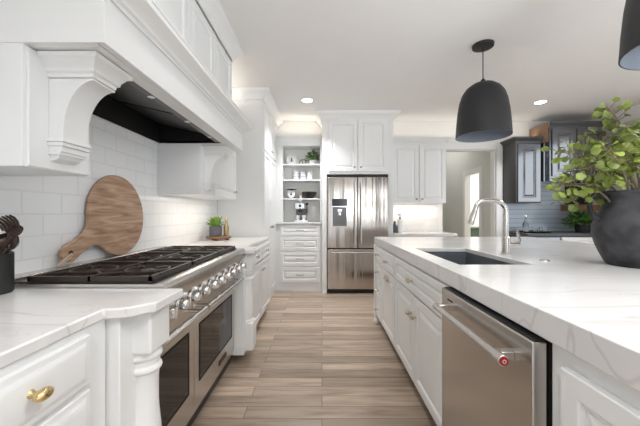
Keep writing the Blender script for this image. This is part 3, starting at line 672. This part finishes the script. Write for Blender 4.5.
obj('wood_side', MB().box(3.435, 3.45, 4.57, 4.97, 2.30, 2.60), WOODBOX, t)
obj('side_filler', MB().box(3.40, 3.45, 4.60, 4.97, 1.70, 2.30), NAVY, t)
obj('crown_moulding', MB().sweep([(0,0),(.01,0),(.014,.02),(.04,.05),(.045,.08),(0,.08)], [(3.45,4.55),(4.25,4.55),(4.25,4.97)], 2.52, side=1), NAVYSIDE, t, smooth=25)
for a0, a1 in ((3.48,3.845),(3.855,4.22)): front(t, 'door', '-Y', 4.55, a0, a1, 1.77, 2.49, NAVY, rail=.075)
t = thing('bar_base_cabinet', 'navy base cabinet of the bar, behind the island', 'cabinet', (3.77, 4.7, 0))
obj('body', MB().box(3.0, 4.54, 4.42, 4.97, .10, .874), NAVYSIDE, t, bev=.003); obj('toe_kick', MB().box(3.0,4.54,4.47,4.97,0,.10), GAP, t)
for a0, a1 in ((3.02,3.50),(3.52,4.0),(4.02,4.5)): front(t, 'door', '-Y', 4.42, a0, a1, .12, .86, NAVY if a0 < 3.5 or a0 > 4 else WHITE)
single('countertop', MB().box(3.0, 4.54, 4.38, 4.97, .875, .915), NAVYSIDE, 'dark countertop of the bar with glassware and a plant', 'countertop', (3.77,4.7,.875), bev=.004)
t = thing('wall_niche', 'dark framed niche with wooden ledge on the bar wall, behind branches', 'niche', (4.2, 4.9, 1.22))
obj('panel', MB().box(4.02, 4.40, 4.93, 4.968, 1.36, 1.69), BLACK, t); obj('ledge', MB().box(3.95, 4.45, 4.80, 4.968, 1.25, 1.35), BROWNWOOD, t, bev=.004)
x, y = 4.02, 4.62
t = thing('potted_plant', 'bushy green plant on the bar counter, seen left of the vase', 'plant', (x,y,.9155))
obj('pot', MB().lathe([(0,0),(.09,0),(.11,.12),(.10,.12),(.09,.10),(0,.10)], (x,y,.9155), seg=24), CROCK, t)
obj('foliage', bush((x,y,1.02), .21, 220, .085, .06, up=.95), LEAF2, t)
t = thing('serving_tray', 'black oval tray under the glasses on the bar counter', 'tray', (3.27,4.62,.9155))
obj('plate', MB().lathe([(0,0),(.20,0),(.22,.02),(.215,.022),(.195,.006),(0,.006)], (3.27,4.62,.9155), seg=32), BLACK, t)
for k, (dx, dy, hh, rr, nm, lab) in enumerate(((-.12,.02,.25,.038,'decanter','tall clear decanter at left on the bar tray'),(-.03,-.06,.08,.04,'tumbler','clear tumbler beside the decanter on the bar tray'),(.06,.03,.08,.04,'tumbler','middle clear tumbler on the bar tray'),(.14,-.03,.08,.04,'tumbler','rightmost clear tumbler on the bar tray'))):
    p = (3.27+dx, 4.62+dy, .9225)
    if nm == 'decanter':
        g = thing(nm, lab, 'decanter', p)
        obj('vessel', MB().lathe([(0,0),(rr,0),(rr*1.1,.02),(rr*1.1,.12),(rr*.45,.17),(rr*.4,.21),(rr*.55,.215),(0,.215)], p, seg=16), GLASS, g)
        obj('stopper', MB().lathe([(0,.216),(.012,.216),(.022,.24),(.016,.265),(0,.27)], p, seg=12), CHROME, g)
    else: single(nm, MB().lathe([(0,0),(rr*.85,0),(rr,hh),(rr*.92,hh),(rr*.78,.012),(0,.012)], p, seg=16), GLASS, lab, 'glass', p, 'tumblers on the bar tray')

# ------------------------------------------------------------------ island
IX = .607                                               # face of the island cabinets
TOP = .945
def unit(name, label, y0, y1, hollow=False):
    t = thing(name, label, 'cabinet', (.95, (y0+y1)/2, 0)); 
    if hollow: obj('body', MB().box(IX+.001, .665, y0+.001, y1-.001, .095, .868).box(1.11, 1.25, y0+.001, y1-.001, .095, .868).box(.665, 1.11, y0+.001, y0+.02, .095, .868).box(.665, 1.11, y1-.02, y1-.001, .095, .868).box(.665, 1.11, y0+.02, y1-.02, .095, .115), WHITE, t)
    else: obj('body', MB().box(IX+.001, 1.25, y0+.001, y1-.001, .095, .868), WHITE, t, bev=.0015)
    obj('toe_kick', MB().box(.675, 1.25, y0+.001, y1-.001, 0, .095), TOE, t)
    return t
t = unit('drawer_unit', 'narrow white four-drawer island unit at the far corner', 2.98, 3.260)
for z0, z1 in ((.70,.855),(.505,.69),(.31,.495),(.115,.30)):
    d = front(t, 'drawer', '-X', IX, 3.0, 3.255, z0, z1); oval_knob(d, '-X', IX-.02, 3.128, (z0+z1)/2, PULL, 1.2)
t = unit('pull_out_unit', 'white island unit with one drawer above a wide-handled pull-out door', 2.425, 2.98)
d = front(t, 'drawer', '-X', IX, 2.44, 2.97, .685, .858); oval_knob(d, '-X', IX-.02, 2.705, .768, PULL, 1.9)
d = front(t, 'door', '-X', IX, 2.44, 2.97, .115, .675)
b = MB(); n = 10                                         # bin-style cup pull
vs = []
for k in range(n+1):
    a = math.pi*k/n
    for q in range(5):
        e = q/4*math.pi/2
        vs.append((IX-.02-.026*math.sin(e)*1.0, 2.705-.070*math.cos(a)*(.55+.45*math.cos(e)), .605+.042*math.sin(a)*(.35+.65*math.cos(e))))
b.add(vs, [(k*5+q,k*5+q+1,(k+1)*5+q+1,(k+1)*5+q) for k in range(n) for q in range(4)])
o = obj('handle', b, PULL, d); so = o.modifiers.new('thick', 'SOLIDIFY'); so.thickness = .003
t = unit('sink_cabinet', 'white island sink cabinet with wide drawer front and two doors', 1.412, 2.425, True)
d = front(t, 'drawer', '-X', IX, 1.425, 2.415, .685, .858); oval_knob(d, '-X', IX-.02, 1.96, .765, PULL, 2.0)
d = front(t, 'door', '-X', IX, 1.425, 1.912, .115, .675); oval_knob(d, '-X', IX-.02, 1.872, .555, PULL, 1.3)
d = front(t, 'door', '-X', IX, 1.918, 2.415, .115, .675); oval_knob(d, '-X', IX-.02, 1.962, .555, PULL, 1.3)
t = unit('end_cabinet', 'white panelled island cabinet nearest on the right, past the dishwasher', .05, .7935)
front(t, 'door', '-X', IX, .10, .742, .115, .825)
t = thing('seating_panel', 'white panelled back half of the island under the overhang', 'cabinet', (1.6, 1.7, 0))
obj('body', MB().box(1.251, 1.95, .05, 3.30, 0, .868), WHITE, t, bev=.003)
t = thing('island_post', 'short white corner post with foot at the far island corner', 'post', (.60, 3.31, 0))
obj('shaft', MB().box(.575, .645, 3.262, 3.33, .11, .868), WHITE, t, bev=.004)
obj('foot', MB().lathe([(0,0),(.026,0),(.036,.02),(.038,.04),(.026,.06),(.024,.075),(.036,.09),(.036,.11),(0,.11)], (.606,3.296,0), seg=20), WHITE, t)
for k in range(3): pass
# dishwasher
DY0, DY1 = .795, 1.405
t = thing('dishwasher', 'stainless steel dishwasher with bar handle in the island', 'dishwasher', (.9, 1.08, 0))
obj('tub', MB().box(.606, 1.2, DY0, DY1+.006, .03, .866).box(.64,1.1,DY0+.02,DY1-.02,0,.03), GAP, t)
d = obj('door', MB().box(.559, .598, DY0+.001, DY1-.004, .11, .858), DWSTEEL, t, bev=.004, seg=3)
obj('top_edge', MB().box(.570, .598, DY0+.008, DY1-.008, .8585, .861), BLACK, d)
obj('kick_plate', MB().box(.60, .61, DY0+.01, DY1-.01, .03, .10), BLACK, t)
hx, hz = .512, .786
h = obj('handle', MB().tube([(hx,DY0+.06,hz),(hx,DY1-.05,hz)], .0135, 18).tube([(hx-.001,DY0+.048,hz),(hx-.001,DY0+.085,hz)], .0165, 18).box(hx-.002,.559,DY0+.075,DY0+.105,hz-.013,hz+.013).box(hx-.002,.559,DY1-.085,DY1-.055,hz-.013,hz+.013), STEEL, d, bev=.002)
md = obj('medallion', MB().lathe([(0,0),(.0125,0),(.0125,.002),(0,.0025)], (hx-.001,DY0+.048,hz), (0,-1,0), 20).lathe([(.0035,0),(.0035,.003),(.006,.003),(.006,0)], (hx-.001,DY0+.048,hz), (0,-1,0), 16, 1), [RED, CHROME], h)
obj('badge', MB().box(.5578,.5592,1.285,1.335,.818,.824), GAP, d)

# worktop with sink cut-out
sx0, sx1, sy0, sy1 = .695, 1.075, 1.515, 2.25
ox0, ox1, oy0, oy1 = .587, 2.33, .05, 3.355
b = MB()
def ring(xa, xb, ya, yb, z): return [(xa,ya,z),(xb,ya,z),(xb,yb,z),(xa,yb,z)]
k_ = .03
vs = ring(ox0,ox1,oy0,oy1,TOP)+ring(sx0,sx1,sy0,sy1,TOP)+ring(ox0,ox1,oy0,oy1,.869)+ring(sx0,sx1,sy0,sy1,TOP-k_)+ring(ox0+k_,ox1-k_,oy0+k_,oy1-k_,.869)+ring(ox0+k_,ox1-k_,oy0+k_,oy1-k_,TOP-k_)
fs = []
for k in range(4):
    j = (k+1) % 4
    fs += [(k,j,4+j,4+k),(k,8+k,8+j,j),(4+k,4+j,12+j,12+k),(8+k,16+k,16+j,8+j),(16+k,20+k,20+j,16+j),(20+k,12+k,12+j,20+j)]
b.add(vs, fs)
single('island_worktop', b, QUARTZ, 'thick veined white quartz worktop on the island with sink cut-out', 'countertop', (1.45,1.7,.87), bev=.004)
b = MB()
vi = ring(sx0-.004,sx1+.004,sy0-.004,sy1+.004,.9145) + ring(sx0+.002,sx1-.002,sy0+.002,sy1-.002,.69) + ring(sx0-.02,sx1+.02,sy0-.02,sy1+.02,.9145) + ring(sx0-.02,sx1+.02,sy0-.02,sy1+.02,.68)
fs = [(4,5,6,7),(15,14,13,12)]
for k in range(4):
    j = (k+1) % 4; fs += [(k,j,4+j,4+k),(k,8+k,8+j,j),(8+k,12+k,12+j,8+j)]
b.add(vi, fs)
sk = thing('sink', 'dark undermount sink set in the island worktop', 'sink', (.885,1.88,.68))
obj('basin', b, SINKM, sk, bev=.008, seg=3)
obj('drain', MB().lathe([(0,.6905),(.045,.6905),(.043,.695),(.03,.692),(0,.692)], (.93,1.9,0), seg=24), CHROME, sk)
# faucet
fx, fy = 1.172, 1.91
fc = thing('faucet', 'brushed nickel pull-down kitchen faucet behind the island sink', 'faucet', (fx,fy,TOP))
obj('base', MB().lathe([(0,0),(.030,0),(.030,.006),(.025,.010),(.0235,.105),(.018,.112),(0,.112)], (fx,fy,TOP+.0005), seg=24), NICKEL, fc)
pts = [(fx,fy,TOP+.09),(fx,fy,TOP+.24)]; rad = .075
for k in range(1, 8): a = k*math.pi/14; pts.append((fx-rad*(1-math.cos(a)), fy, TOP+.265+rad*math.sin(a)))
pts += [(fx-.11,fy,TOP+.3415),(fx-.135,fy,TOP+.341)]
for k in range(1, 8): a = k*R(72)/7; pts.append((fx-.135-.06*math.sin(a), fy, TOP+.341-.06*(1-math.cos(a))))
ex = pts[-1]; dx, dz = -math.cos(R(72)), -math.sin(R(72))
pts.append((ex[0]+dx*.02, fy, ex[2]+dz*.02))
obj('spout', MB().tube(pts, .0155, 16), NICKEL, fc)
e0 = (ex[0]+dx*.02, fy, ex[2]+dz*.02)
obj('spray_head', MB().lathe([(0,0),(.017,0),(.018,.03),(.020,.085),(.017,.095),(0,.095)], e0, (dx,0,dz), 18), NICKEL, fc)
obj('lever', MB().tube([(fx+.012,fy,TOP+.06),(fx+.078,fy-.01,TOP+.06)], .019, 14).tube([(fx+.070,fy-.01,TOP+.065),(fx+.078,fy-.012,TOP+.09),(fx+.062,fy-.012,TOP+.15)], [.011,.009,.008], 10), NICKEL, fc)
single('air_switch', MB().lathe([(0,0),(.024,0),(.022,.005),(.012,.008),(0,.009)], (1.21,1.63,TOP+.0005), seg=20), NICKEL, 'small round metal sink button on the worktop between faucet and vase', 'button', (1.21,1.63,TOP))

# vase and branches
vx, vy = 1.565, 1.475
vs_ = thing('vase', 'large black clay urn with loop handles on the island', 'vase', (vx,vy,TOP))
pr = [(0,0),(.122,0),(.130,.008),(.150,.05),(.170,.10),(.181,.145),(.183,.180),(.176,.215),(.163,.25),(.148,.285),(.138,.315),(.134,.338),(.139,.352),(.148,.362),(.145,.368),(.136,.364),(.126,.342),(.130,.31),(.145,.26),(.165,.18),(.13,.06),(0,.03)]
obj('body', MB().lathe(pr, (vx,vy,TOP+.0005), seg=56), VASE, vs_)
for a in (165, 255, 345, 75):
    ca, sa = math.cos(R(a)), math.sin(R(a)); b = MB(); pts = []
    for rr, zz in ((.130,.335),(.160,.350),(.186,.350),(.204,.332),(.209,.300),(.204,.265),(.188,.238),(.166,.228)): pts.append((vx+ca*rr, vy+sa*rr, TOP+zz))
    obj('loop_handle', b.tube(pts, [.013,.012,.011,.011,.011,.011,.013,.015], 12), VASE, vs_)

def branch(tip, dpt, label, n=13, L=.034, sag=0, start=None):
    tx, tz = (tip[0]-322)*dpt/300, 1.2+(214-tip[1])*dpt/300
    s = Vector(start or (vx+random.uniform(-.06,.05), vy+random.uniform(-.06,.06), TOP+.12)); e = Vector((tx, dpt, tz))
    c = Vector((s.x*.82+e.x*.18, s.y*.7+e.y*.3, max(s.z+.36, s.z*.35+e.z*.65+.12+sag)))
    P = lambda t: s*(1-t)**2 + c*2*t*(1-t) + e*t*t
    n = int(n*1.8)
    br = thing('leafy_branch', label, 'branch', (s.x, s.y, s.z), 'leafy branches in the urn')
    N = 16; pts = [P(i/N) for i in range(N+1)]
    st = MB().tube(pts, [.0055-.0035*i/N for i in range(N+1)], 7)
    lf = MB()
    for i in range(n):
        t = .50 + .50*(i+.5)/n; p = P(t); tg = (P(min(1,t+.02))-P(t-.02)).normalized()
        for q in range(2):
            v = Vector((random.gauss(0,1), random.gauss(0,1), random.gauss(0,.8)+.2)); v -= tg*v.dot(tg)*.7; v.normalize()
            pl = random.uniform(.015,.05); pe = p + v*pl + Vector((0,0,.006))
            st.tube([p, p+v*pl*.5+Vector((0,0,.005)), pe], .0016, 5)
            face = Vector((random.uniform(-.7,.7), random.uniform(-1.1,.2), random.uniform(.1,1.2)))
            d = v*.6 + Vector((0,0,-.35)) + tg*.3
            rleaf(lf, pe, d, face, L*random.uniform(.75,1.25))
    obj('stem', st, STEM, br); obj('foliage', lf, LEAF, br, smooth=60)
def rleaf(b, p, d, up, L):
    """broad rounded leaf with shallow lobes, cupped along the midrib"""
    d = d.normalized(); s = d.cross(up)
    if s.length < 1e-3: s = d.cross(Vector((1,0,0)))
    s.normalize(); n = s.cross(d)
    k = 14; vs = [p + d*L*.42]
    for i in range(k):
        a = 2*math.pi*i/k; r = .5*(1 + .08*math.cos(5*a)); 
        u, w_ = .5-math.cos(a)*r, math.sin(a)*r*1.05
        vs.append(p + d*L*u + s*L*w_ + n*L*(.22*abs(w_) - .18*(u-.4)**2 + random.uniform(-.02,.02)))
    b.add(vs, [(0, 1+i, 1+(i+1) % k) for i in range(k)])
for tip, dpt, lab, n in (
    ((549,190), 1.45, 'leafy branch reaching furthest left of the urn, level with its rim', 12),
    ((556,152), 1.50, 'leafy branch ending highest at the far left, over the navy cabinets', 12),
    ((560,206), 1.66, 'lowest leafy branch, hanging down left of the urn handle', 9),
    ((566,172), 1.62, 'leafy branch spreading left, between the furthest left and the upper left ones', 11),
    ((583,136), 1.58, 'leafy branch rising left of the tallest branch', 12),
    ((607,108), 1.50, 'tallest leafy branch, near the middle of the bunch', 13),
    ((630,126), 1.42, 'leafy branch rising just right of the tallest one', 12),
    ((664,148), 1.55, 'leafy branch leaning out at the right picture edge', 12),
    ((604,150), 1.30, 'short leafy branch in front of the bunch over the urn rim', 9),
    ((597,152), 1.55, 'leafy branch ending between the tallest branch and the left cluster', 11),
    ((622,152), 1.36, 'leafy branch in the middle front, over the bare stems', 10),
    ((580,168), 1.42, 'short low leafy branch spreading left just above the urn handle', 11),
    ((652,138), 1.32, 'short leafy branch at the right front above the urn rim', 10)):
    branch(tip, dpt, lab, n)

# ------------------------------------------------------------------ pendants and downlights
def pendant(x, y, label):
    t = thing('pendant_light', label, 'pendant light', (x,y,1.905), 'black pendant lights over the island')
    pr = [(.230,0),(.229,.02),(.223,.12),(.214,.22),(.200,.31),(.176,.385),(.142,.435),(.095,.470),(.045,.482),(0,.484)]
    inn = [(r-.006 if r > .01 else 0, z if z < .01 else z-.006) for r, z in pr]
    obj('shade', MB().lathe(pr, (x,y,1.905), seg=56).lathe([(.262,0),(.256,0)], (x,y,1.905), seg=56) if False else shade_mb(pr, inn, x, y), [PEND, PENDIN], t)
    obj('cord', MB().tube([(x,y,2.39),(x,y,2.72)], .0045, 8), BLACK, t)
    obj('stem_cap', MB().lathe([(0,.478),(.022,.478),(.020,.51),(.008,.525),(0,.525)], (x,y,1.905), seg=16), PEND, t)
    obj('canopy', MB().lathe([(0,2.708),(.055,2.708),(.088,2.716),(.092,2.738),(0,2.738)], (x,y,0), seg=32), PEND, t)
    obj('bulb', MB().lathe([(0,.22),(.035,.235),(.045,.27),(.03,.32),(.018,.34),(.018,.40),(0,.40)], (x,y,1.905), seg=16), WHCER, t)
def shade_mb(pr, inn, x, y):
    b = MB(); seg = 56
    b.lathe(pr, (x,y,1.905), seg=seg); b.f.pop(len(b.f)-1 if pr[-1][0] > 1e-5 else len(b.f)-1); b.m.pop()
    o = len(b.v); b.lathe(inn, (x,y,1.905), seg=seg, mat=1); b.f.pop(); b.m.pop()
    for k in range(seg): b.f.append([k, (k+1) % seg, o+(k+1) % seg, o+k]); b.m.append(0)
    return b
pendant(1.465, 2.73, 'black dome pendant light hanging over the middle of the island')
pendant(1.55, 1.243, 'black dome pendant light cut off by the upper right picture corner')
def downlight(x, y, label):
    t = thing('recessed_light', label, 'ceiling light', (x,y,H-.006), 'recessed ceiling lights')
    obj('trim_ring', MB().lathe([(.068,H-.001),(.088,H-.001),(.088,H-.005),(.070,H-.009),(.068,H-.007)], (x,y,0), seg=32, cap=False), WHITE, t)
    obj('diffuser', MB().lathe([(0,H-.001),(.068,H-.001),(.068,H-.005),(0,H-.005)], (x,y,0), seg=32), LAMP, t)
    area('downlight_glow', (x,y,H-.02), .13, .13, 10, (.98,.98,1), shape='DISK', spread=110)
downlight(-.2, 4.05, 'round recessed ceiling light in front of the open shelves')
downlight(3.0, 4.12, 'round recessed ceiling light over the navy bar')

# ------------------------------------------------------------------ things on the left counter
cx, cy, cz = -1.185, 1.07, .9155
single('utensil_crock', MB().lathe([(0,0),(.058,0),(.062,.006),(.062,.142),(.058,.147),(.054,.142),(.054,.02),(0,.015)], (cx,cy,cz), seg=36), CROCK, 'black cylindrical utensil crock at the left picture edge', 'crock', (cx,cy,cz))
sp = thing('pasta_server', 'dark bronze pasta server with curved prongs standing in the crock', 'utensil', (cx+.02,cy,cz+.02))
hc = Vector((-1.078, 1.045, 1.140)); wv_ = Vector((.93,-.1,.30)).normalized(); pv = Vector((-.22,-.25,.94)).normalized(); nv = wv_.cross(pv)
obj('handle', MB().tube([(cx-.02,cy+.01,cz+.03),(cx+.03,cy,cz+.13),tuple(hc-wv_*.012+Vector((0,.012,-.012)))], [.005,.006,.006], 8), UTENSIL, sp)
bb = MB(); vs = []; N_ = 8
for i in range(N_+1):
    for j in range(N_+1):
        u = i/N_*2-1; v = j/N_*2-1
        vs.append(hc + wv_*(.034*u*(1-.12*v*v)) + pv*(.020*v*(1-.25*u*u)) - nv*(.018*(1-.5*u*u-.5*v*v)))
bb.add(vs, [(i*(N_+1)+j,i*(N_+1)+j+1,(i+1)*(N_+1)+j+1,(i+1)*(N_+1)+j) for i in range(N_) for j in range(N_)])
o = obj('bowl', bb, UTENSIL, sp); so = o.modifiers.new('thick','SOLIDIFY'); so.thickness = .003
for k in range(6):
    u = k/5*2-1; b0 = hc + wv_*(.030*u) + pv*(.016*(1-.25*u*u))
    obj('prong', MB().tube([b0, b0+pv*.014+wv_*.003*u, b0+pv*.028+wv_*.005*u+Vector((0,-.006,0)), b0+pv*.036+wv_*.005*u+Vector((0,-.016,0))], [.0046,.0044,.004,.003], 8), UTENSIL, sp)
def utensil(label, pts, rs, end):
    t = thing('utensil', label, 'utensil', pts[0])
    obj('handle', MB().tube(pts, rs, 8), UTENSIL, t)
    o = obj('head', end, UTENSIL, t)
utensil('dark bronze ladle standing in the crock behind the pasta server', [(cx+.02,cy+.02,cz+.03),(cx+.02,cy+.03,cz+.13),(cx+.035,cy+.035,cz+.165)], [.005,.006,.006],
    MB().lathe([(0,0),(.02,.004),(.034,.02),(.038,.036),(.035,.036),(.03,.022),(0,.008)], (cx+.04,cy+.03,cz+.165), (.3,-.75,.6), 20))
utensil('dark bronze whisk-like loop spoon leaning right in the crock', [(cx+.0,cy-.03,cz+.03),(cx+.047,cy-.012,cz+.135),(cx+.072,cy-.005,cz+.165)], [.005,.005,.005],
    MB().tube([(cx+.085+.014*math.sin(a*math.pi/8), cy-.005, cz+.187-.026*math.cos(a*math.pi/8)) for a in range(16)], .0035, 6, True))
single('salt_cellar', MB().lathe([(0,0),(.022,0),(.024,.01),(.02,.03),(.014,.034),(.012,.045),(0,.048)], (-1.235,1.128,.9155), seg=20), PALEWOOD, 'small pale wooden pot behind the crock, at the range corner', 'pot', (-1.235,1.128,.9155))

# cutting board leaning on the tiles
byc, bzc, br_ = 1.872, 1.194, .246
lean = .032
def bp(yy, zz, off):                                     # tilt: foot stands off the wall, top touches it
    k = (1.44-zz)/.5; return (-1.297+off+lean*k, yy, zz)
ang = R(206.5); ca, sa = math.cos(ang), math.sin(ang)
outl = []
hw = .040; L1 = .455
a0 = ang + R(20); n = 60
for k in range(n+1):
    a = a0 + (2*math.pi-R(40))*k/n; outl.append((byc+br_*math.cos(a), bzc+br_*math.sin(a)))
def hp(l, s): return (byc+ca*l - sa*s, bzc+sa*l + ca*s)
neck = [hp(.246,-.068), hp(.268,-.052), hp(.30,-.042), hp(.345,-.040), hp(.38,-.040), hp(.415,-.045)]
endc = [hp(.42+.05*math.sin(R(q)), -.046*math.cos(R(q))) for q in range(15, 180, 15)]
neck2 = [hp(.415,.045), hp(.38,.040), hp(.345,.040), hp(.30,.042), hp(.268,.052), hp(.246,.068)]
outl += neck + endc + neck2
t = thing('cutting_board', 'round acacia wood cutting board with handle leaning on the tiles', 'cutting board', (-1.27, byc, .955))
b = MB(); m_ = len(outl)
b.add([bp(a,c,.0) for a,c in outl]+[bp(a,c,.02) for a,c in outl], [tuple(range(m_)), tuple(reversed(range(m_,2*m_)))]+[(i,(i+1)%m_,m_+(i+1)%m_,m_+i) for i in range(m_)])
obj('board', b, BOARD, t, bev=.003)
hc_ = hp(.425, 0); p = Vector(bp(hc_[0], hc_[1], .0206))
obj('hole', MB().lathe([(0,0),(.014,0),(.014,.0008),(0,.0008)], p, (1,0,0), 16), GAP, t)
obj('twine', MB().tube([p+Vector((.004,0,0)), p+Vector((.012,-.03,-.012)), p+Vector((.008,-.07,-.035)), p+Vector((.006,-.085,-.052)), p+Vector((.010,-.06,-.04)), p+Vector((.012,-.02,-.02)), p+Vector((.004,.006,-.006))], .004, 7), TWINE, t)

# succulent on a wood slice with a small brass piece
sx_, sy_ = -1.135, 3.30
t = thing('wood_riser', 'round dark wooden riser with feet on the far left counter', 'riser', (sx_,sy_,.9155))
obj('board', MB().lathe([(0,.018),(.125,.018),(.135,.024),(.135,.038),(.128,.042),(0,.042)], (sx_,sy_,.9155), seg=32), BROWNWOOD, t)
for a in (30,150,270): obj('foot', MB().lathe([(0,0),(.018,0),(.02,.01),(.016,.018),(0,.018)], (sx_+.09*math.cos(R(a)),sy_+.09*math.sin(R(a)),.9155), seg=14), BROWNWOOD, t)
px_, py_, pz_ = sx_-.025, sy_-.03, .958
t = thing('succulent', 'small green succulent in a grey pot on the wooden riser', 'plant', (px_,py_,pz_))
obj('pot', MB().lathe([(0,0),(.058,0),(.065,.008),(.065,.11),(.059,.11),(.057,.095),(0,.095)], (px_,py_,pz_), seg=24), STONEPOT, t)
b = MB()
for k in range(46):
    a = random.uniform(0,6.28); e = random.uniform(.35,1.45); d = Vector((math.cos(a)*math.cos(e), math.sin(a)*math.cos(e), math.sin(e)))
    leaf(b, (px_+random.uniform(-.03,.03), py_+random.uniform(-.03,.03), pz_+.095), d, (0,0,1) if e < 1.3 else (1,0,0), random.uniform(.09,.145), .032)
obj('foliage', b, mat('succulent_green', (.17,.30,.05), .4, var=.3, vscale=30), t)
px_, py_ = sx_+.075, sy_+.02
t = thing('oil_bottle', 'slim amber and brass bottle beside the succulent on the riser', 'bottle', (px_,py_,pz_))
obj('vessel', MB().lathe([(0,0),(.026,0),(.029,.006),(.029,.10),(.014,.135),(.012,.165),(0,.165)], (px_,py_,pz_), seg=18), AMBER, t)
obj('stopper', MB().lathe([(0,.165),(.014,.165),(.016,.185),(.008,.20),(0,.2)], (px_,py_,pz_), seg=14), BRASS, t)
